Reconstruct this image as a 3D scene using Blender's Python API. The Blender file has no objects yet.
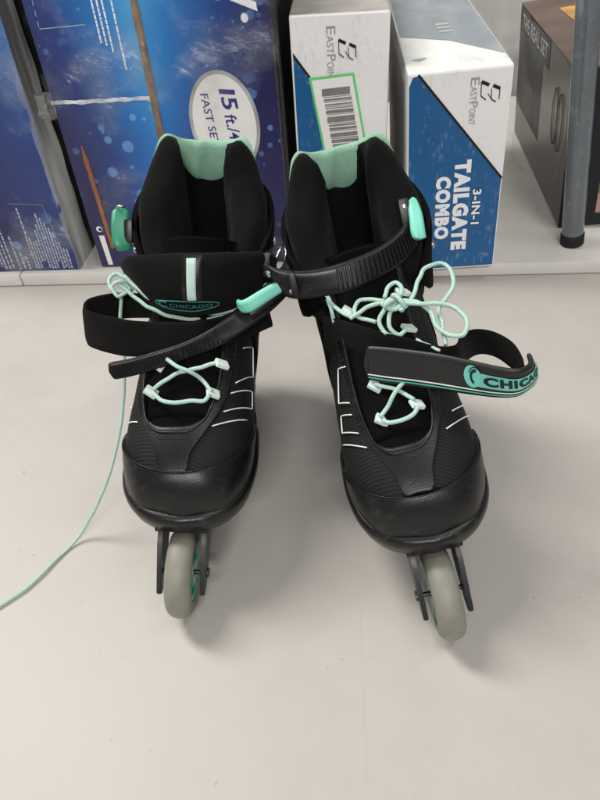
import bpy, bmesh, math, random
from mathutils import Vector, Matrix, noise
R = math.radians
PI = math.pi
random.seed(4)
C = bpy.context.scene
COL = C.collection

# ------------------------------------------------------------------ camera
def set_camera(H=.50, pitch=42, roll=-5, yaw=-5, f=640):
    p, r, w = R(pitch), R(roll), R(yaw)
    F = Vector((math.sin(w)*math.cos(p), math.cos(w)*math.cos(p), -math.sin(p)))
    r0 = Vector((math.cos(w), -math.sin(w), 0)); u0 = r0.cross(F)
    rt = r0*math.cos(r)+u0*math.sin(r); up = -r0*math.sin(r)+u0*math.cos(r)
    cd = bpy.data.cameras.new('camera'); co = bpy.data.objects.new('camera', cd); COL.objects.link(co)
    M = Matrix((rt, up, -F)).transposed().to_4x4(); M.translation = Vector((0, 0, H))
    co.matrix_world = M
    cd.sensor_fit = 'VERTICAL'; cd.sensor_height = 24; cd.lens = 24*f/800
    cd.clip_start = .01; cd.clip_end = 50
    cd.dof.use_dof = False
    C.camera = co
set_camera()

# ------------------------------------------------------------------ light
w = bpy.data.worlds.new('World'); C.world = w; w.use_nodes = True
bg = w.node_tree.nodes['Background']; bg.inputs[0].default_value = (.93, .93, 1, 1); bg.inputs[1].default_value = .20
def area(name, loc, target, sx, sy, power, col):
    l = bpy.data.lights.new(name, 'AREA'); l.shape = 'RECTANGLE'; l.size = sx; l.size_y = sy
    l.energy = power; l.color = col
    o = bpy.data.objects.new(name, l); COL.objects.link(o); o.location = loc
    d = Vector(target)-Vector(loc); o.rotation_euler = d.to_track_quat('-Z', 'Y').to_euler()
area('ceiling_tube_light', (-1.25, 1.0, 2.2), (0, .4, 0), .45, 1.3, 45, (1, .965, .91))
area('ceiling_tube_light', (.75, .05, 2.5), (.1, .6, 0), 1.2, .30, 8, (1, .965, .91))
area('front_fill_light', (.1, -2.4, 2.5), (0, .8, .15), 1.6, .35, 54, (1, .97, .93))  # added fill from the camera side, brightens the carton fronts
C.view_settings.view_transform = 'Standard'; C.view_settings.look = 'None'
C.view_settings.exposure = .5; C.view_settings.gamma = 1
try:
    C.render.engine = 'CYCLES'
except Exception:
    pass

# ------------------------------------------------------------------ materials
def nt(name):
    m = bpy.data.materials.new(name); m.use_nodes = True
    n = m.node_tree; b = n.nodes['Principled BSDF']
    return m, n, b
def bump(n, b, src, strength=.3, dist=.001):
    bp = n.nodes.new('ShaderNodeBump'); bp.inputs['Strength'].default_value = strength; bp.inputs['Distance'].default_value = dist
    n.links.new(src, bp.inputs['Height']); n.links.new(bp.outputs[0], b.inputs['Normal'])
def tex(n, kind, scale, **k):
    t = n.nodes.new(kind); t.inputs['Scale'].default_value = scale
    tc = n.nodes.new('ShaderNodeTexCoord'); n.links.new(tc.outputs['Object'], t.inputs['Vector'])
    for a, v in k.items(): t.inputs[a].default_value = v
    return t
def ramp(n, src, stops):
    r = n.nodes.new('ShaderNodeValToRGB'); e = r.color_ramp.elements
    while len(e) < len(stops): e.new(.5)
    for i, (p, c) in enumerate(stops): e[i].position = p; e[i].color = (*c, 1)
    n.links.new(src, r.inputs[0]); return r
def mat(name, col, rough=.5, spec=.5, bscale=None, bstr=.2, bdist=.0005, var=.12, metal=0, vscale=25, coat=0, sheen=0):
    m, n, b = nt(name)
    b.inputs['Roughness'].default_value = rough; b.inputs['Specular IOR Level'].default_value = spec
    b.inputs['Metallic'].default_value = metal; b.inputs['Coat Weight'].default_value = coat
    b.inputs['Sheen Weight'].default_value = sheen
    t = tex(n, 'ShaderNodeTexNoise', vscale, Detail=5)
    r = ramp(n, t.outputs[0], [(.3, tuple(c*(1-var) for c in col)), (.7, tuple(min(1, c*(1+var)) for c in col))])
    n.links.new(r.outputs[0], b.inputs['Base Color'])
    t2 = tex(n, 'ShaderNodeTexNoise', vscale*1.7, Detail=6)
    mr = n.nodes.new('ShaderNodeMapRange'); mr.inputs[3].default_value = max(0, rough-.1); mr.inputs[4].default_value = min(1, rough+.12)
    n.links.new(t2.outputs[0], mr.inputs[0]); n.links.new(mr.outputs[0], b.inputs['Roughness'])
    if bscale:
        t3 = tex(n, 'ShaderNodeTexNoise', bscale, Detail=4); bump(n, b, t3.outputs[0], bstr, bdist)
    return m
M = {}
M['leather'] = mat('black_leather', (.0042, .0043, .0045), .33, .36, 900, .35, .0004, .25)
M['toe'] = mat('toe_rubber', (.0045, .0046, .0048), .33, .45, 600, .35, .0004, .2)
M['plastic'] = mat('black_plastic', (.0055, .0057, .006), .34, .34, 500, .12, .0003, .2)
M['fabric'] = mat('black_padding', (.0042, .0044, .0044), .95, .10, 1600, .6, .0006, .3, sheen=.03)
M['felt'] = mat('hook_and_loop_felt', (.0052, .005, .0048), 1.0, .06, 1100, .9, .0015, .4, sheen=.04)
M['dark'] = mat('inner_black_fabric', (.0025, .0025, .0027), .95, .1, 800, .4, .0006, .3)  # near-black cloth for boot shell, tongue and insole
M['mint'] = mat('mint_plastic', (.17, .56, .44), .35, .5, 300, .1, .0003, .08)
M['green'] = mat('green_plastic', (.02, .22, .12), .35, .5, 300, .1, .0003, .1)
M['mintcloth'] = mat('mint_lining', (.26, .46, .335), .9, .15, 900, .7, .0008, .14)
M['webbing'] = mat('pale_webbing', (.45, .62, .55), .9, .15, 1200, .7, .0006, .2)
M['white'] = mat('white_trim', (.75, .78, .77), .45, .4)
M['loop'] = mat('eyelet_webbing', (.62, .72, .68), .8, .2, 1500, .6, .0005, .12)
M['steel'] = mat('steel', (.6, .6, .6), .28, .5, metal=1)
M['pole'] = mat('grey_steel_paint', (.10, .12, .13), .16, .6, 200, .05, .0003, .08, coat=.6)
M['rubber'] = mat('black_rubber', (.015, .013, .012), .7, .3, 400, .3, .0004)
M['cardboard'] = mat('bare_cardboard', (.30, .13, .055), .9, .1, 300, .4, .0006, .2)
M['torn'] = mat('worn_cardboard_edge', (.24, .17, .12), .9, .1, 300, .6, .0008, .35, vscale=60)
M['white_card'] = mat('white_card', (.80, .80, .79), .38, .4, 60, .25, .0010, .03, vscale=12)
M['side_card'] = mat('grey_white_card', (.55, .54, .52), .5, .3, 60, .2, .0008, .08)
M['blue_print'] = mat('blue_print', (.010, .10, .265), .35, .4, 60, .2, .0008, .08)
M['grey_print'] = mat('grey_blue_print', (.22, .26, .29), .3, .5, 40, .2, .0012, .08, vscale=14)
M['black_print'] = mat('black_print', (.012, .012, .014), .5, .3)
M['grey_ink'] = mat('grey_ink', (.30, .30, .31), .6, .3)
M['white_ink'] = mat('white_ink', (.82, .84, .86), .5, .3, vscale=8, var=.03)
M['pale_ink'] = mat('pale_blue_ink', (.35, .40, .52), .5, .3, vscale=200, var=.3)
M['navy_ink'] = mat('navy_ink', (.035, .025, .19), .5, .3)
M['silver'] = mat('silver_print', (.42, .42, .42), .35, .5, vscale=30, var=.3)
M['label_white'] = mat('label_paper', (.80, .80, .78), .5, .3, var=.03)
M['label_green'] = mat('label_green', (.14, .62, .20), .5, .3)
M['bar'] = mat('barcode_grey', (.20, .19, .18), .5, .3, vscale=80, var=.2)

def add_scuffs(m, amount=.6, col=(.05, .05, .048)):
    # fine scratches and rubbed dusty patches
    n = m.node_tree; b = n.nodes['Principled BSDF']; src = b.inputs['Base Color'].links[0].from_socket
    tc = n.nodes.new('ShaderNodeTexCoord'); mp = n.nodes.new('ShaderNodeMapping'); mp.inputs['Scale'].default_value = (260, 40, 90); mp.inputs['Rotation'].default_value = (0, .3, .5)
    n.links.new(tc.outputs['Object'], mp.inputs[0]); a = n.nodes.new('ShaderNodeTexNoise'); a.inputs['Scale'].default_value = 1; a.inputs['Detail'].default_value = 5
    n.links.new(mp.outputs[0], a.inputs['Vector'])
    c = tex(n, 'ShaderNodeTexNoise', 32, Detail=6, Roughness=.7)
    mu = n.nodes.new('ShaderNodeMath'); mu.operation = 'MULTIPLY'; n.links.new(a.outputs[0], mu.inputs[0]); n.links.new(c.outputs[0], mu.inputs[1])
    mr = n.nodes.new('ShaderNodeMapRange'); mr.inputs[1].default_value = .29; mr.inputs[2].default_value = .42; mr.inputs[4].default_value = amount; n.links.new(mu.outputs[0], mr.inputs[0])
    mx = n.nodes.new('ShaderNodeMix'); mx.data_type = 'RGBA'; n.links.new(mr.outputs[0], mx.inputs[0]); n.links.new(src, mx.inputs[6]); mx.inputs[7].default_value = (*col, 1)
    n.links.new(mx.outputs[2], b.inputs['Base Color'])
add_scuffs(M['toe'], .3); add_scuffs(M['plastic'], .35); add_scuffs(M['leather'], .35)
add_scuffs(M['pole'], .16, (.42, .44, .45)); add_scuffs(M['white_card'], .5, (.52, .50, .46)); add_scuffs(M['blue_print'], .5, (.25, .33, .45))
def mesh_fabric():
    m, n, b = nt('ribbed_mesh_fabric'); b.inputs['Roughness'].default_value = .75
    b.inputs['Specular IOR Level'].default_value = .3
    tc = n.nodes.new('ShaderNodeTexCoord')
    mp = n.nodes.new('ShaderNodeMapping'); mp.inputs['Rotation'].default_value = (0, 0, R(14))
    n.links.new(tc.outputs['Object'], mp.inputs[0])
    wv = n.nodes.new('ShaderNodeTexWave'); wv.inputs['Scale'].default_value = 125; wv.inputs['Distortion'].default_value = .8
    wv.inputs['Detail'].default_value = 1.5
    n.links.new(mp.outputs[0], wv.inputs[0])
    r = ramp(n, wv.outputs[0], [(.25, (.003, .003, .003)), (.8, (.0085, .009, .009))])
    n.links.new(r.outputs[0], b.inputs['Base Color'])
    bump(n, b, wv.outputs[0], .35, .0007)
    return m
M['mesh'] = mesh_fabric()

def floor_mat():
    m, n, b = nt('polished_floor')
    t = tex(n, 'ShaderNodeTexNoise', 2.2, Detail=6, Roughness=.55)
    r = ramp(n, t.outputs[0], [(.3, (.425, .402, .368)), (.7, (.455, .431, .397))])
    # small dirt specks
    v = tex(n, 'ShaderNodeTexNoise', 130, Detail=3, Roughness=.6)
    r2 = ramp(n, v.outputs[0], [(.0, (1, 1, 1)), (.70, (1, 1, 1)), (.77, (.62, .58, .54))])
    v2 = tex(n, 'ShaderNodeTexNoise', 14, Detail=8, Roughness=.7)
    r3 = ramp(n, v2.outputs[0], [(.35, (.95, .945, .94)), (.6, (1, 1, 1))])
    mx = n.nodes.new('ShaderNodeMix'); mx.data_type = 'RGBA'; mx.blend_type = 'MULTIPLY'; mx.inputs[0].default_value = 1
    n.links.new(r.outputs[0], mx.inputs[6]); n.links.new(r2.outputs[0], mx.inputs[7])
    mx2 = n.nodes.new('ShaderNodeMix'); mx2.data_type = 'RGBA'; mx2.blend_type = 'MULTIPLY'; mx2.inputs[0].default_value = 1
    n.links.new(mx.outputs[2], mx2.inputs[6]); n.links.new(r3.outputs[0], mx2.inputs[7])
    # faint long scratch marks
    mp = n.nodes.new('ShaderNodeMapping'); mp.inputs['Rotation'].default_value = (0, 0, R(-28)); mp.inputs['Scale'].default_value = (60, .9, 1)
    tc = n.nodes.new('ShaderNodeTexCoord'); n.links.new(tc.outputs['Object'], mp.inputs[0])
    s = n.nodes.new('ShaderNodeTexNoise'); s.inputs['Scale'].default_value = 2.2; s.inputs['Detail'].default_value = 2
    n.links.new(mp.outputs[0], s.inputs[0])
    r4 = ramp(n, s.outputs[0], [(.0, (1, 1, 1)), (.70, (1, 1, 1)), (.76, (.93, .92, .91))])
    mx3 = n.nodes.new('ShaderNodeMix'); mx3.data_type = 'RGBA'; mx3.blend_type = 'MULTIPLY'; mx3.inputs[0].default_value = 1
    n.links.new(mx2.outputs[2], mx3.inputs[6]); n.links.new(r4.outputs[0], mx3.inputs[7])
    n.links.new(mx3.outputs[2], b.inputs['Base Color'])
    mr = n.nodes.new('ShaderNodeMapRange'); mr.inputs[3].default_value = .36; mr.inputs[4].default_value = .56
    n.links.new(v2.outputs[0], mr.inputs[0]); n.links.new(mr.outputs[0], b.inputs['Roughness'])
    b.inputs['Specular IOR Level'].default_value = .24
    bump(n, b, v2.outputs[0], .06, .001)
    return m
M['floor'] = floor_mat()
M['shelf'] = mat('white_shelf_enamel', (.66, .64, .60), .32, .5, 30, .1, .001, .05, vscale=18)
M['shelfback'] = mat('shelf_back_panel', (.42, .42, .40), .5, .3)

def bubble_mat(name, xlo, xhi, flip=False, seed=0.0):
    # printed water picture: navy to bright blue, with pale round bubbles
    m, n, b = nt(name)
    tc = n.nodes.new('ShaderNodeTexCoord'); sp = n.nodes.new('ShaderNodeSeparateXYZ'); n.links.new(tc.outputs['Object'], sp.inputs[0])
    mr = n.nodes.new('ShaderNodeMapRange'); mr.inputs[1].default_value = xlo; mr.inputs[2].default_value = xhi
    n.links.new(sp.outputs[0], mr.inputs[0])
    nz = tex(n, 'ShaderNodeTexNoise', 9, Detail=3)
    mz = n.nodes.new('ShaderNodeMapRange'); mz.inputs[3].default_value = -.14; mz.inputs[4].default_value = .14
    n.links.new(nz.outputs[0], mz.inputs[0])
    mh = n.nodes.new('ShaderNodeMapRange'); mh.inputs[1].default_value = 0; mh.inputs[2].default_value = .35
    mh.inputs[3].default_value = -.30; mh.inputs[4].default_value = .10
    n.links.new(sp.outputs[2], mh.inputs[0])
    ad = n.nodes.new('ShaderNodeMath'); n.links.new(mr.outputs[0], ad.inputs[0]); n.links.new(mz.outputs[0], ad.inputs[1])
    ad2 = n.nodes.new('ShaderNodeMath'); n.links.new(ad.outputs[0], ad2.inputs[0]); n.links.new(mh.outputs[0], ad2.inputs[1])
    r = ramp(n, ad2.outputs[0], [(.05, (.018, .018, .085)), (.38, (.014, .050, .22)), (.66, (.012, .17, .50)), (1, (.08, .42, .78))])
    # bubbles
    def layer(scale, rad, off):
        mp = n.nodes.new('ShaderNodeMapping'); mp.inputs['Scale'].default_value = (1, 0.0, 1); mp.inputs['Location'].default_value = (off+seed, 0, off)
        n.links.new(tc.outputs['Object'], mp.inputs[0])
        v = n.nodes.new('ShaderNodeTexVoronoi'); v.inputs['Scale'].default_value = scale; n.links.new(mp.outputs[0], v.inputs['Vector'])
        sc = n.nodes.new('ShaderNodeSeparateColor'); n.links.new(v.outputs['Color'], sc.inputs[0])
        mu = n.nodes.new('ShaderNodeMath'); mu.operation = 'MULTIPLY'; mu.inputs[1].default_value = rad; n.links.new(sc.outputs[0], mu.inputs[0])
        sb = n.nodes.new('ShaderNodeMath'); sb.operation = 'SUBTRACT'; n.links.new(mu.outputs[0], sb.inputs[0]); n.links.new(v.outputs['Distance'], sb.inputs[1])
        sm = n.nodes.new('ShaderNodeMapRange'); sm.inputs[1].default_value = 0; sm.inputs[2].default_value = .05; n.links.new(sb.outputs[0], sm.inputs[0])
        gt = n.nodes.new('ShaderNodeMath'); gt.operation = 'GREATER_THAN'; gt.inputs[1].default_value = .35; n.links.new(sc.outputs[1], gt.inputs[0])
        o = n.nodes.new('ShaderNodeMath'); o.operation = 'MULTIPLY'; n.links.new(sm.outputs[0], o.inputs[0]); n.links.new(gt.outputs[0], o.inputs[1])
        return o
    a = layer(38, .42, .0); c = layer(70, .40, 3.1)
    mxm = n.nodes.new('ShaderNodeMath'); mxm.operation = 'MAXIMUM'; n.links.new(a.outputs[0], mxm.inputs[0]); n.links.new(c.outputs[0], mxm.inputs[1])
    mk = tex(n, 'ShaderNodeTexNoise', 6, Detail=1); mkr = n.nodes.new('ShaderNodeMapRange'); mkr.inputs[1].default_value = .45; mkr.inputs[2].default_value = .62; mkr.inputs[4].default_value = .55
    n.links.new(mk.outputs[0], mkr.inputs[0])
    f = n.nodes.new('ShaderNodeMath'); f.operation = 'MULTIPLY'; n.links.new(mxm.outputs[0], f.inputs[0]); n.links.new(mkr.outputs[0], f.inputs[1])
    mix = n.nodes.new('ShaderNodeMix'); mix.data_type = 'RGBA'; n.links.new(f.outputs[0], mix.inputs[0])
    n.links.new(r.outputs[0], mix.inputs[6]); mix.inputs[7].default_value = (.20, .45, .82, 1)
    # scuffs
    s = tex(n, 'ShaderNodeTexNoise', 30, Detail=9, Roughness=.75); rs = ramp(n, s.outputs[0], [(.0, (0, 0, 0)), (.60, (0, 0, 0)), (.75, (.35, .35, .35))])
    mix2 = n.nodes.new('ShaderNodeMix'); mix2.data_type = 'RGBA'; n.links.new(rs.outputs[0], mix2.inputs[0])
    n.links.new(mix.outputs[2], mix2.inputs[6]); mix2.inputs[7].default_value = (.30, .36, .48, 1)
    n.links.new(mix2.outputs[2], b.inputs['Base Color'])
    b.inputs['Roughness'].default_value = .3; b.inputs['Specular IOR Level'].default_value = .5
    wv = tex(n, 'ShaderNodeTexNoise', 22, Detail=3); bump(n, b, wv.outputs[0], .5, .003)
    return m

def film_mat(name='clear_film', op=.10, col=(.70, .71, .71), stretch=(30, 12, 3), rot=(0, 0, 0)):
    # thin clear wrap: see-through, with soft long creases, their highlights painted as paler streaks
    m, n, b = nt(name)
    tr = n.nodes.new('ShaderNodeBsdfTransparent'); ms = n.nodes.new('ShaderNodeMixShader')
    out = n.nodes['Material Output']
    b.inputs['Base Color'].default_value = (*col, 1); b.inputs['Roughness'].default_value = .16
    tc = n.nodes.new('ShaderNodeTexCoord'); mp0 = n.nodes.new('ShaderNodeMapping')
    mp0.inputs['Scale'].default_value = stretch; mp0.inputs['Rotation'].default_value = rot
    n.links.new(tc.outputs['Object'], mp0.inputs[0])
    t = n.nodes.new('ShaderNodeTexNoise'); t.inputs['Scale'].default_value = 1.0; t.inputs['Detail'].default_value = 2.5; t.inputs['Roughness'].default_value = .45
    n.links.new(mp0.outputs[0], t.inputs['Vector'])
    mp = n.nodes.new('ShaderNodeMapRange'); mp.inputs[1].default_value = .40; mp.inputs[2].default_value = .75
    mp.inputs[3].default_value = op*.5; mp.inputs[4].default_value = min(1, op*2.6)
    n.links.new(t.outputs[0], mp.inputs[0])
    n.links.new(mp.outputs[0], ms.inputs[0]); n.links.new(tr.outputs[0], ms.inputs[1]); n.links.new(b.outputs[0], ms.inputs[2])
    n.links.new(ms.outputs[0], out.inputs[0])
    bump(n, b, t.outputs[0], .8, .012)
    return m
def glint_mat(name='glossy_wrap', base=.008, peak=.30, scale=26):
    # shrink wrap: mostly clear, wrinkled, mirrors the lamps in small broken glints
    m = bpy.data.materials.new(name); m.use_nodes = True; n = m.node_tree; n.nodes.clear()
    out = n.nodes.new('ShaderNodeOutputMaterial'); tr = n.nodes.new('ShaderNodeBsdfTransparent'); gl = n.nodes.new('ShaderNodeBsdfGlossy')
    gl.inputs['Roughness'].default_value = .14; ms = n.nodes.new('ShaderNodeMixShader')
    t = tex(n, 'ShaderNodeTexNoise', scale, Detail=7, Roughness=.6, Distortion=.6)
    t2 = tex(n, 'ShaderNodeTexNoise', scale*.35, Detail=4)
    mp = n.nodes.new('ShaderNodeMapRange'); mp.inputs[1].default_value = .52; mp.inputs[2].default_value = .74; mp.inputs[3].default_value = base; mp.inputs[4].default_value = peak
    n.links.new(t2.outputs[0], mp.inputs[0]); n.links.new(mp.outputs[0], ms.inputs[0]); n.links.new(tr.outputs[0], ms.inputs[1]); n.links.new(gl.outputs[0], ms.inputs[2])
    bp = n.nodes.new('ShaderNodeBump'); bp.inputs['Strength'].default_value = 1; bp.inputs['Distance'].default_value = .012
    n.links.new(t.outputs[0], bp.inputs['Height']); n.links.new(bp.outputs[0], gl.inputs['Normal'])
    n.links.new(ms.outputs[0], out.inputs[0]); return m
M['glint'] = glint_mat()
def wrap_sheet(r, w_, h_, seed, name='shrink_wrap'):
    mb = MB(); P = []
    for i in range(40):
        u = -.002+i*(w_+.004)/39
        P.append([(u, -.0055-.0030*noise.noise((u*35+seed, j*.16, 2))-.0016*abs(noise.noise((u*120, j*.5, seed))), .003+j*(h_-.006)/69) for j in range(70)])
    mb.grid(P); return mb.build(name, M['glint'], r, smooth=True)
M['film'] = film_mat()
M['film_thick'] = film_mat('cloudy_film', .20, (.5, .51, .5), (60, 10, 4))

# ------------------------------------------------------------------ helpers
def tag(o, label=None, cat=None, group=None, kind=None):
    if label: o['label'] = label
    if cat: o['category'] = cat
    if group: o['group'] = group
    if kind: o['kind'] = kind
    return o
def empty(name, loc=(0, 0, 0), rot=(0, 0, 0)):
    o = bpy.data.objects.new(name, None); COL.objects.link(o); o.location = loc; o.rotation_euler = rot
    o.empty_display_size = .05
    return o
def mesh(name, verts, faces, m, parent=None, smooth=True, mats=None, fm=None):
    me = bpy.data.meshes.new(name); me.from_pydata([tuple(v) for v in verts], [], faces); me.update()
    if smooth:
        for p in me.polygons: p.use_smooth = True
    if mats:
        for x in mats: me.materials.append(x)
        for p, i in zip(me.polygons, fm): p.material_index = i
    else: me.materials.append(m)
    bm = bmesh.new(); bm.from_mesh(me); bmesh.ops.recalc_face_normals(bm, faces=bm.faces); bm.to_mesh(me); bm.free()
    o = bpy.data.objects.new(name, me); COL.objects.link(o)
    if parent: o.parent = parent
    return o
class MB:
    def __init__(s): s.v = []; s.f = []
    def add(s, v, f):
        k = len(s.v); s.v += [tuple(x) for x in v]; s.f += [tuple(i+k for i in q) for q in f]
    def grid(s, P, closeu=False, closev=False, cap=False):
        nu, nv = len(P), len(P[0]); k = len(s.v)
        for r_ in P: s.v += [tuple(x) for x in r_]
        for i in range(nu if closeu else nu-1):
            for j in range(nv if closev else nv-1):
                a, b_ = i, (i+1) % nu; c_, d = j, (j+1) % nv
                s.f.append((k+a*nv+c_, k+b_*nv+c_, k+b_*nv+d, k+a*nv+d))
        if cap:
            s.f.append(tuple(k+j for j in range(nv))[::-1]); s.f.append(tuple(k+(nu-1)*nv+j for j in range(nv)))
    def tube(s, pts, r, n=8, taper=None, close=False):
        P = []; up = Vector((0, 0, 1)); prev = None
        for i, p in enumerate(pts):
            a = pts[max(0, i-1)]; b_ = pts[min(len(pts)-1, i+1)]
            t = (Vector(b_)-Vector(a)); t = t.normalized() if t.length > 1e-9 else Vector((1, 0, 0))
            if prev is None:
                x = t.cross(up if abs(t.z) < .9 else Vector((0, 1, 0))).normalized()
            else: x = (prev-t*prev.dot(t)).normalized()
            prev = x; y = t.cross(x)
            rr = r*(taper[i] if taper else 1)
            P.append([Vector(p)+x*rr*math.cos(q*2*PI/n)+y*rr*math.sin(q*2*PI/n) for q in range(n)])
        s.grid(P, closev=True, cap=True)
    def box(s, c, d, rot=None, bev=0):
        bm = bmesh.new(); bmesh.ops.create_cube(bm, size=1)
        bmesh.ops.scale(bm, vec=d, verts=bm.verts)
        if bev: bmesh.ops.bevel(bm, geom=bm.edges[:], offset=bev, segments=2, affect='EDGES', profile=.7)
        if rot: bmesh.ops.rotate(bm, verts=bm.verts, matrix=Matrix(rot) if not hasattr(rot, 'to_matrix') else rot.to_matrix())
        bmesh.ops.translate(bm, vec=c, verts=bm.verts)
        bm.verts.index_update()
        s.add([v.co.copy() for v in bm.verts], [[v.index for v in f.verts] for f in bm.faces]); bm.free()
    def build(s, name, m, parent=None, smooth=False): return mesh(name, s.v, s.f, m, parent, smooth)
def shade_auto(o, ang=40):
    me = o.data
    for p in me.polygons: p.use_smooth = True
    bm = bmesh.new(); bm.from_mesh(me)
    for e in bm.edges:
        if len(e.link_faces) == 2 and e.calc_face_angle(0) > R(ang): e.smooth = False
    bm.to_mesh(me); bm.free()
    return o
def cr(pts, t):
    """Catmull-Rom through a list (of numbers or Vectors), t in index units"""
    n = len(pts)-1; t = max(0, min(n, t)); i = min(int(t), n-1); f = t-i
    p0 = pts[i-1] if i > 0 else pts[0]*2-pts[1]
    p1, p2 = pts[i], pts[i+1]; p3 = pts[i+2] if i+2 <= n else pts[n]*2-pts[n-1]
    return ((p1*2) + (p2-p0)*f + (p0*2-p1*5+p2*4-p3)*f*f + (p1*3-p0-p2*3+p3)*f*f*f)*.5
def smooth_path(pts, n=12):
    V = [Vector(p) for p in pts]; return [cr(V, k/n) for k in range((len(V)-1)*n+1)]

def text2d(body, bold=0.0, res=3):
    """glyph mesh, normalised to a 0..1 x 0..1 box"""
    cu = bpy.data.curves.new('t', 'FONT'); cu.body = body; cu.size = 1; cu.offset = bold; cu.space_character = 1+bold*2.6; cu.resolution_u = res
    o = bpy.data.objects.new('t', cu); COL.objects.link(o)
    dg = bpy.context.evaluated_depsgraph_get(); dg.update()
    me = bpy.data.meshes.new_from_object(o.evaluated_get(dg))
    V = [v.co.copy() for v in me.vertices]; F = [tuple(p.vertices) for p in me.polygons]
    bpy.data.objects.remove(o); bpy.data.curves.remove(cu); bpy.data.meshes.remove(me)
    x0 = min(v.x for v in V); x1 = max(v.x for v in V); y0 = min(v.y for v in V); y1 = max(v.y for v in V)
    return [((v.x-x0)/(x1-x0), (v.y-y0)/(y1-y0)) for v in V], F

# face printing: a box front lies in local y = 0, u = x to the right, v = z up
def print_text(mb, body, u, v, length, height, ang=-90, bold=.0, y=-.0006, shear=0):
    V, F = text2d(body, bold); a = R(ang); ca, sa = math.cos(a), math.sin(a)
    out = []
    for (p, q) in V:
        X = p*length+shear*q*height; Y = q*height
        out.append((u+X*ca-Y*sa, y, v+X*sa+Y*ca))
    mb.add(out, F)
def poly(mb, pts, y=-.0004):
    mb.add([(p[0], y, p[1]) for p in pts], [tuple(range(len(pts)))])
def strip(mb, a, b, wd, y=-.0004):
    a = Vector(a); b = Vector(b); d = (b-a).normalized(); nn = Vector((-d.y, d.x))*wd/2
    poly(mb, [a+nn, a-nn, b-nn, b+nn], y)

def card_box(name, wdt, dep, hgt, m, parent, bend=.0025, bev=.0022, seed=0, mats=None, part='carton'):
    """slightly dented carton: x 0..w, y 0..d, z 0..h"""
    bm = bmesh.new(); bmesh.ops.create_cube(bm, size=1)
    bmesh.ops.scale(bm, vec=(wdt, dep, hgt), verts=bm.verts); bmesh.ops.translate(bm, vec=(wdt/2, dep/2, hgt/2), verts=bm.verts)
    bmesh.ops.bevel(bm, geom=bm.edges[:], offset=bev, segments=2, affect='EDGES', profile=.6)
    me = bpy.data.meshes.new(part); bm.to_mesh(me); bm.free()
    for x in (mats or [m]): me.materials.append(x)
    o = bpy.data.objects.new(part, me); COL.objects.link(o); o.parent = parent
    for p in me.polygons:
        if mats and len(mats) > 1:
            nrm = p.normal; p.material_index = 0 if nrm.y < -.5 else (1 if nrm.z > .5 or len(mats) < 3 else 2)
    return o

# ------------------------------------------------------------------ setting
fl = mesh('floor', [(-3, -1.5, 0), (3, -1.5, 0), (3, 3, 0), (-3, 3, 0)], [(0, 1, 2, 3)], M['floor'], smooth=False); tag(fl, kind='structure')
def shelf():
    r = empty('store_shelf', (0, .820, 0), (0, 0, R(-2.0)))
    tag(r, 'low white enamelled shelf base under the stacked cartons behind the skates', 'shelf')
    mb = MB(); mb.box((0, .36, .0092), (2.4, .70, .018), bev=.0006)
    shade_auto(mb.build('kick_plate', M['shelf'], r))
    x = -1.2
    for x0, x1 in ((-1.2, -.4815), (-.4800, .4980), (.4995, 1.2)):
        mb = MB(); mb.box(((x0+x1)/2, .35, .0105), (x1-x0, .712, .019), bev=.003)
        shade_auto(mb.build('shelf_deck', M['shelf'], r))
    mb = MB(); mb.box((0, .74, .5), (2.4, .02, 1.0), bev=.001); mb.build('back_panel', M['shelfback'], r)
    return r
shelf()

# --- blue pool cartons
def carton_root(name, loc, rz, ry, label, rx=0):
    r = empty(name, loc, (R(rx), R(ry), R(rz))); tag(r, label, 'box'); return r
def dash_column(mb, u, v0, v1, wd, seed, gap=.0016):
    rnd = random.Random(seed); v = v1
    while v > v0:
        l = rnd.uniform(.003, .008); l = min(l, v-v0)
        if l < .001: break
        k = rnd.uniform(.75, 1)
        poly(mb, [(u-wd/2, v-l), (u+wd/2*k, v-l), (u+wd/2*k, v), (u-wd/2, v)]); v -= l+gap*rnd.uniform(.6, 1.4)

# far left carton
r = carton_root('pool_carton', (-.640, .846, .0212), -1.5, 1.0, 'navy carton with white fine print columns, leftmost and cut by the frame edge')
W1 = .252
card_box('c', W1, .36, .40, None, r, mats=[bubble_mat('bubble_print_far', .02, .50, seed=1.3), M['black_print']])
mb = MB()
for i, (u, a, b_) in enumerate([(.128, .010, .120), (.133, .010, .105), (.138, .006, .098), (.144, .006, .085), (.150, .006, .072), (.160, .004, .060), (.168, .004, .034), (.175, .004, .026)]):
    dash_column(mb, u, a, b_, .0028, i)
for i in range(14):
    u = .186+i*.0042; top = [.060, .058, .050, .052, .070, .078, .095, .088, .080, .072, .066, .050, .040, .038][i]
    dash_column(mb, u, .006+(.012 if i in (3, 4, 9) else 0), top, .0027, 40+i, .001)
dash_column(mb, .187, .06, .104, .0026, 99)
mb.build('fine_print', M['pale_ink'], r)
mb = MB(); strip(mb, (.178, .110), (.226, .108), .0006); strip(mb, (.226, .108), (.236, .01), .0006); mb.build('print_border', M['grey_ink'], r)

wrap_sheet(r, W1, .40, 1)
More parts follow.
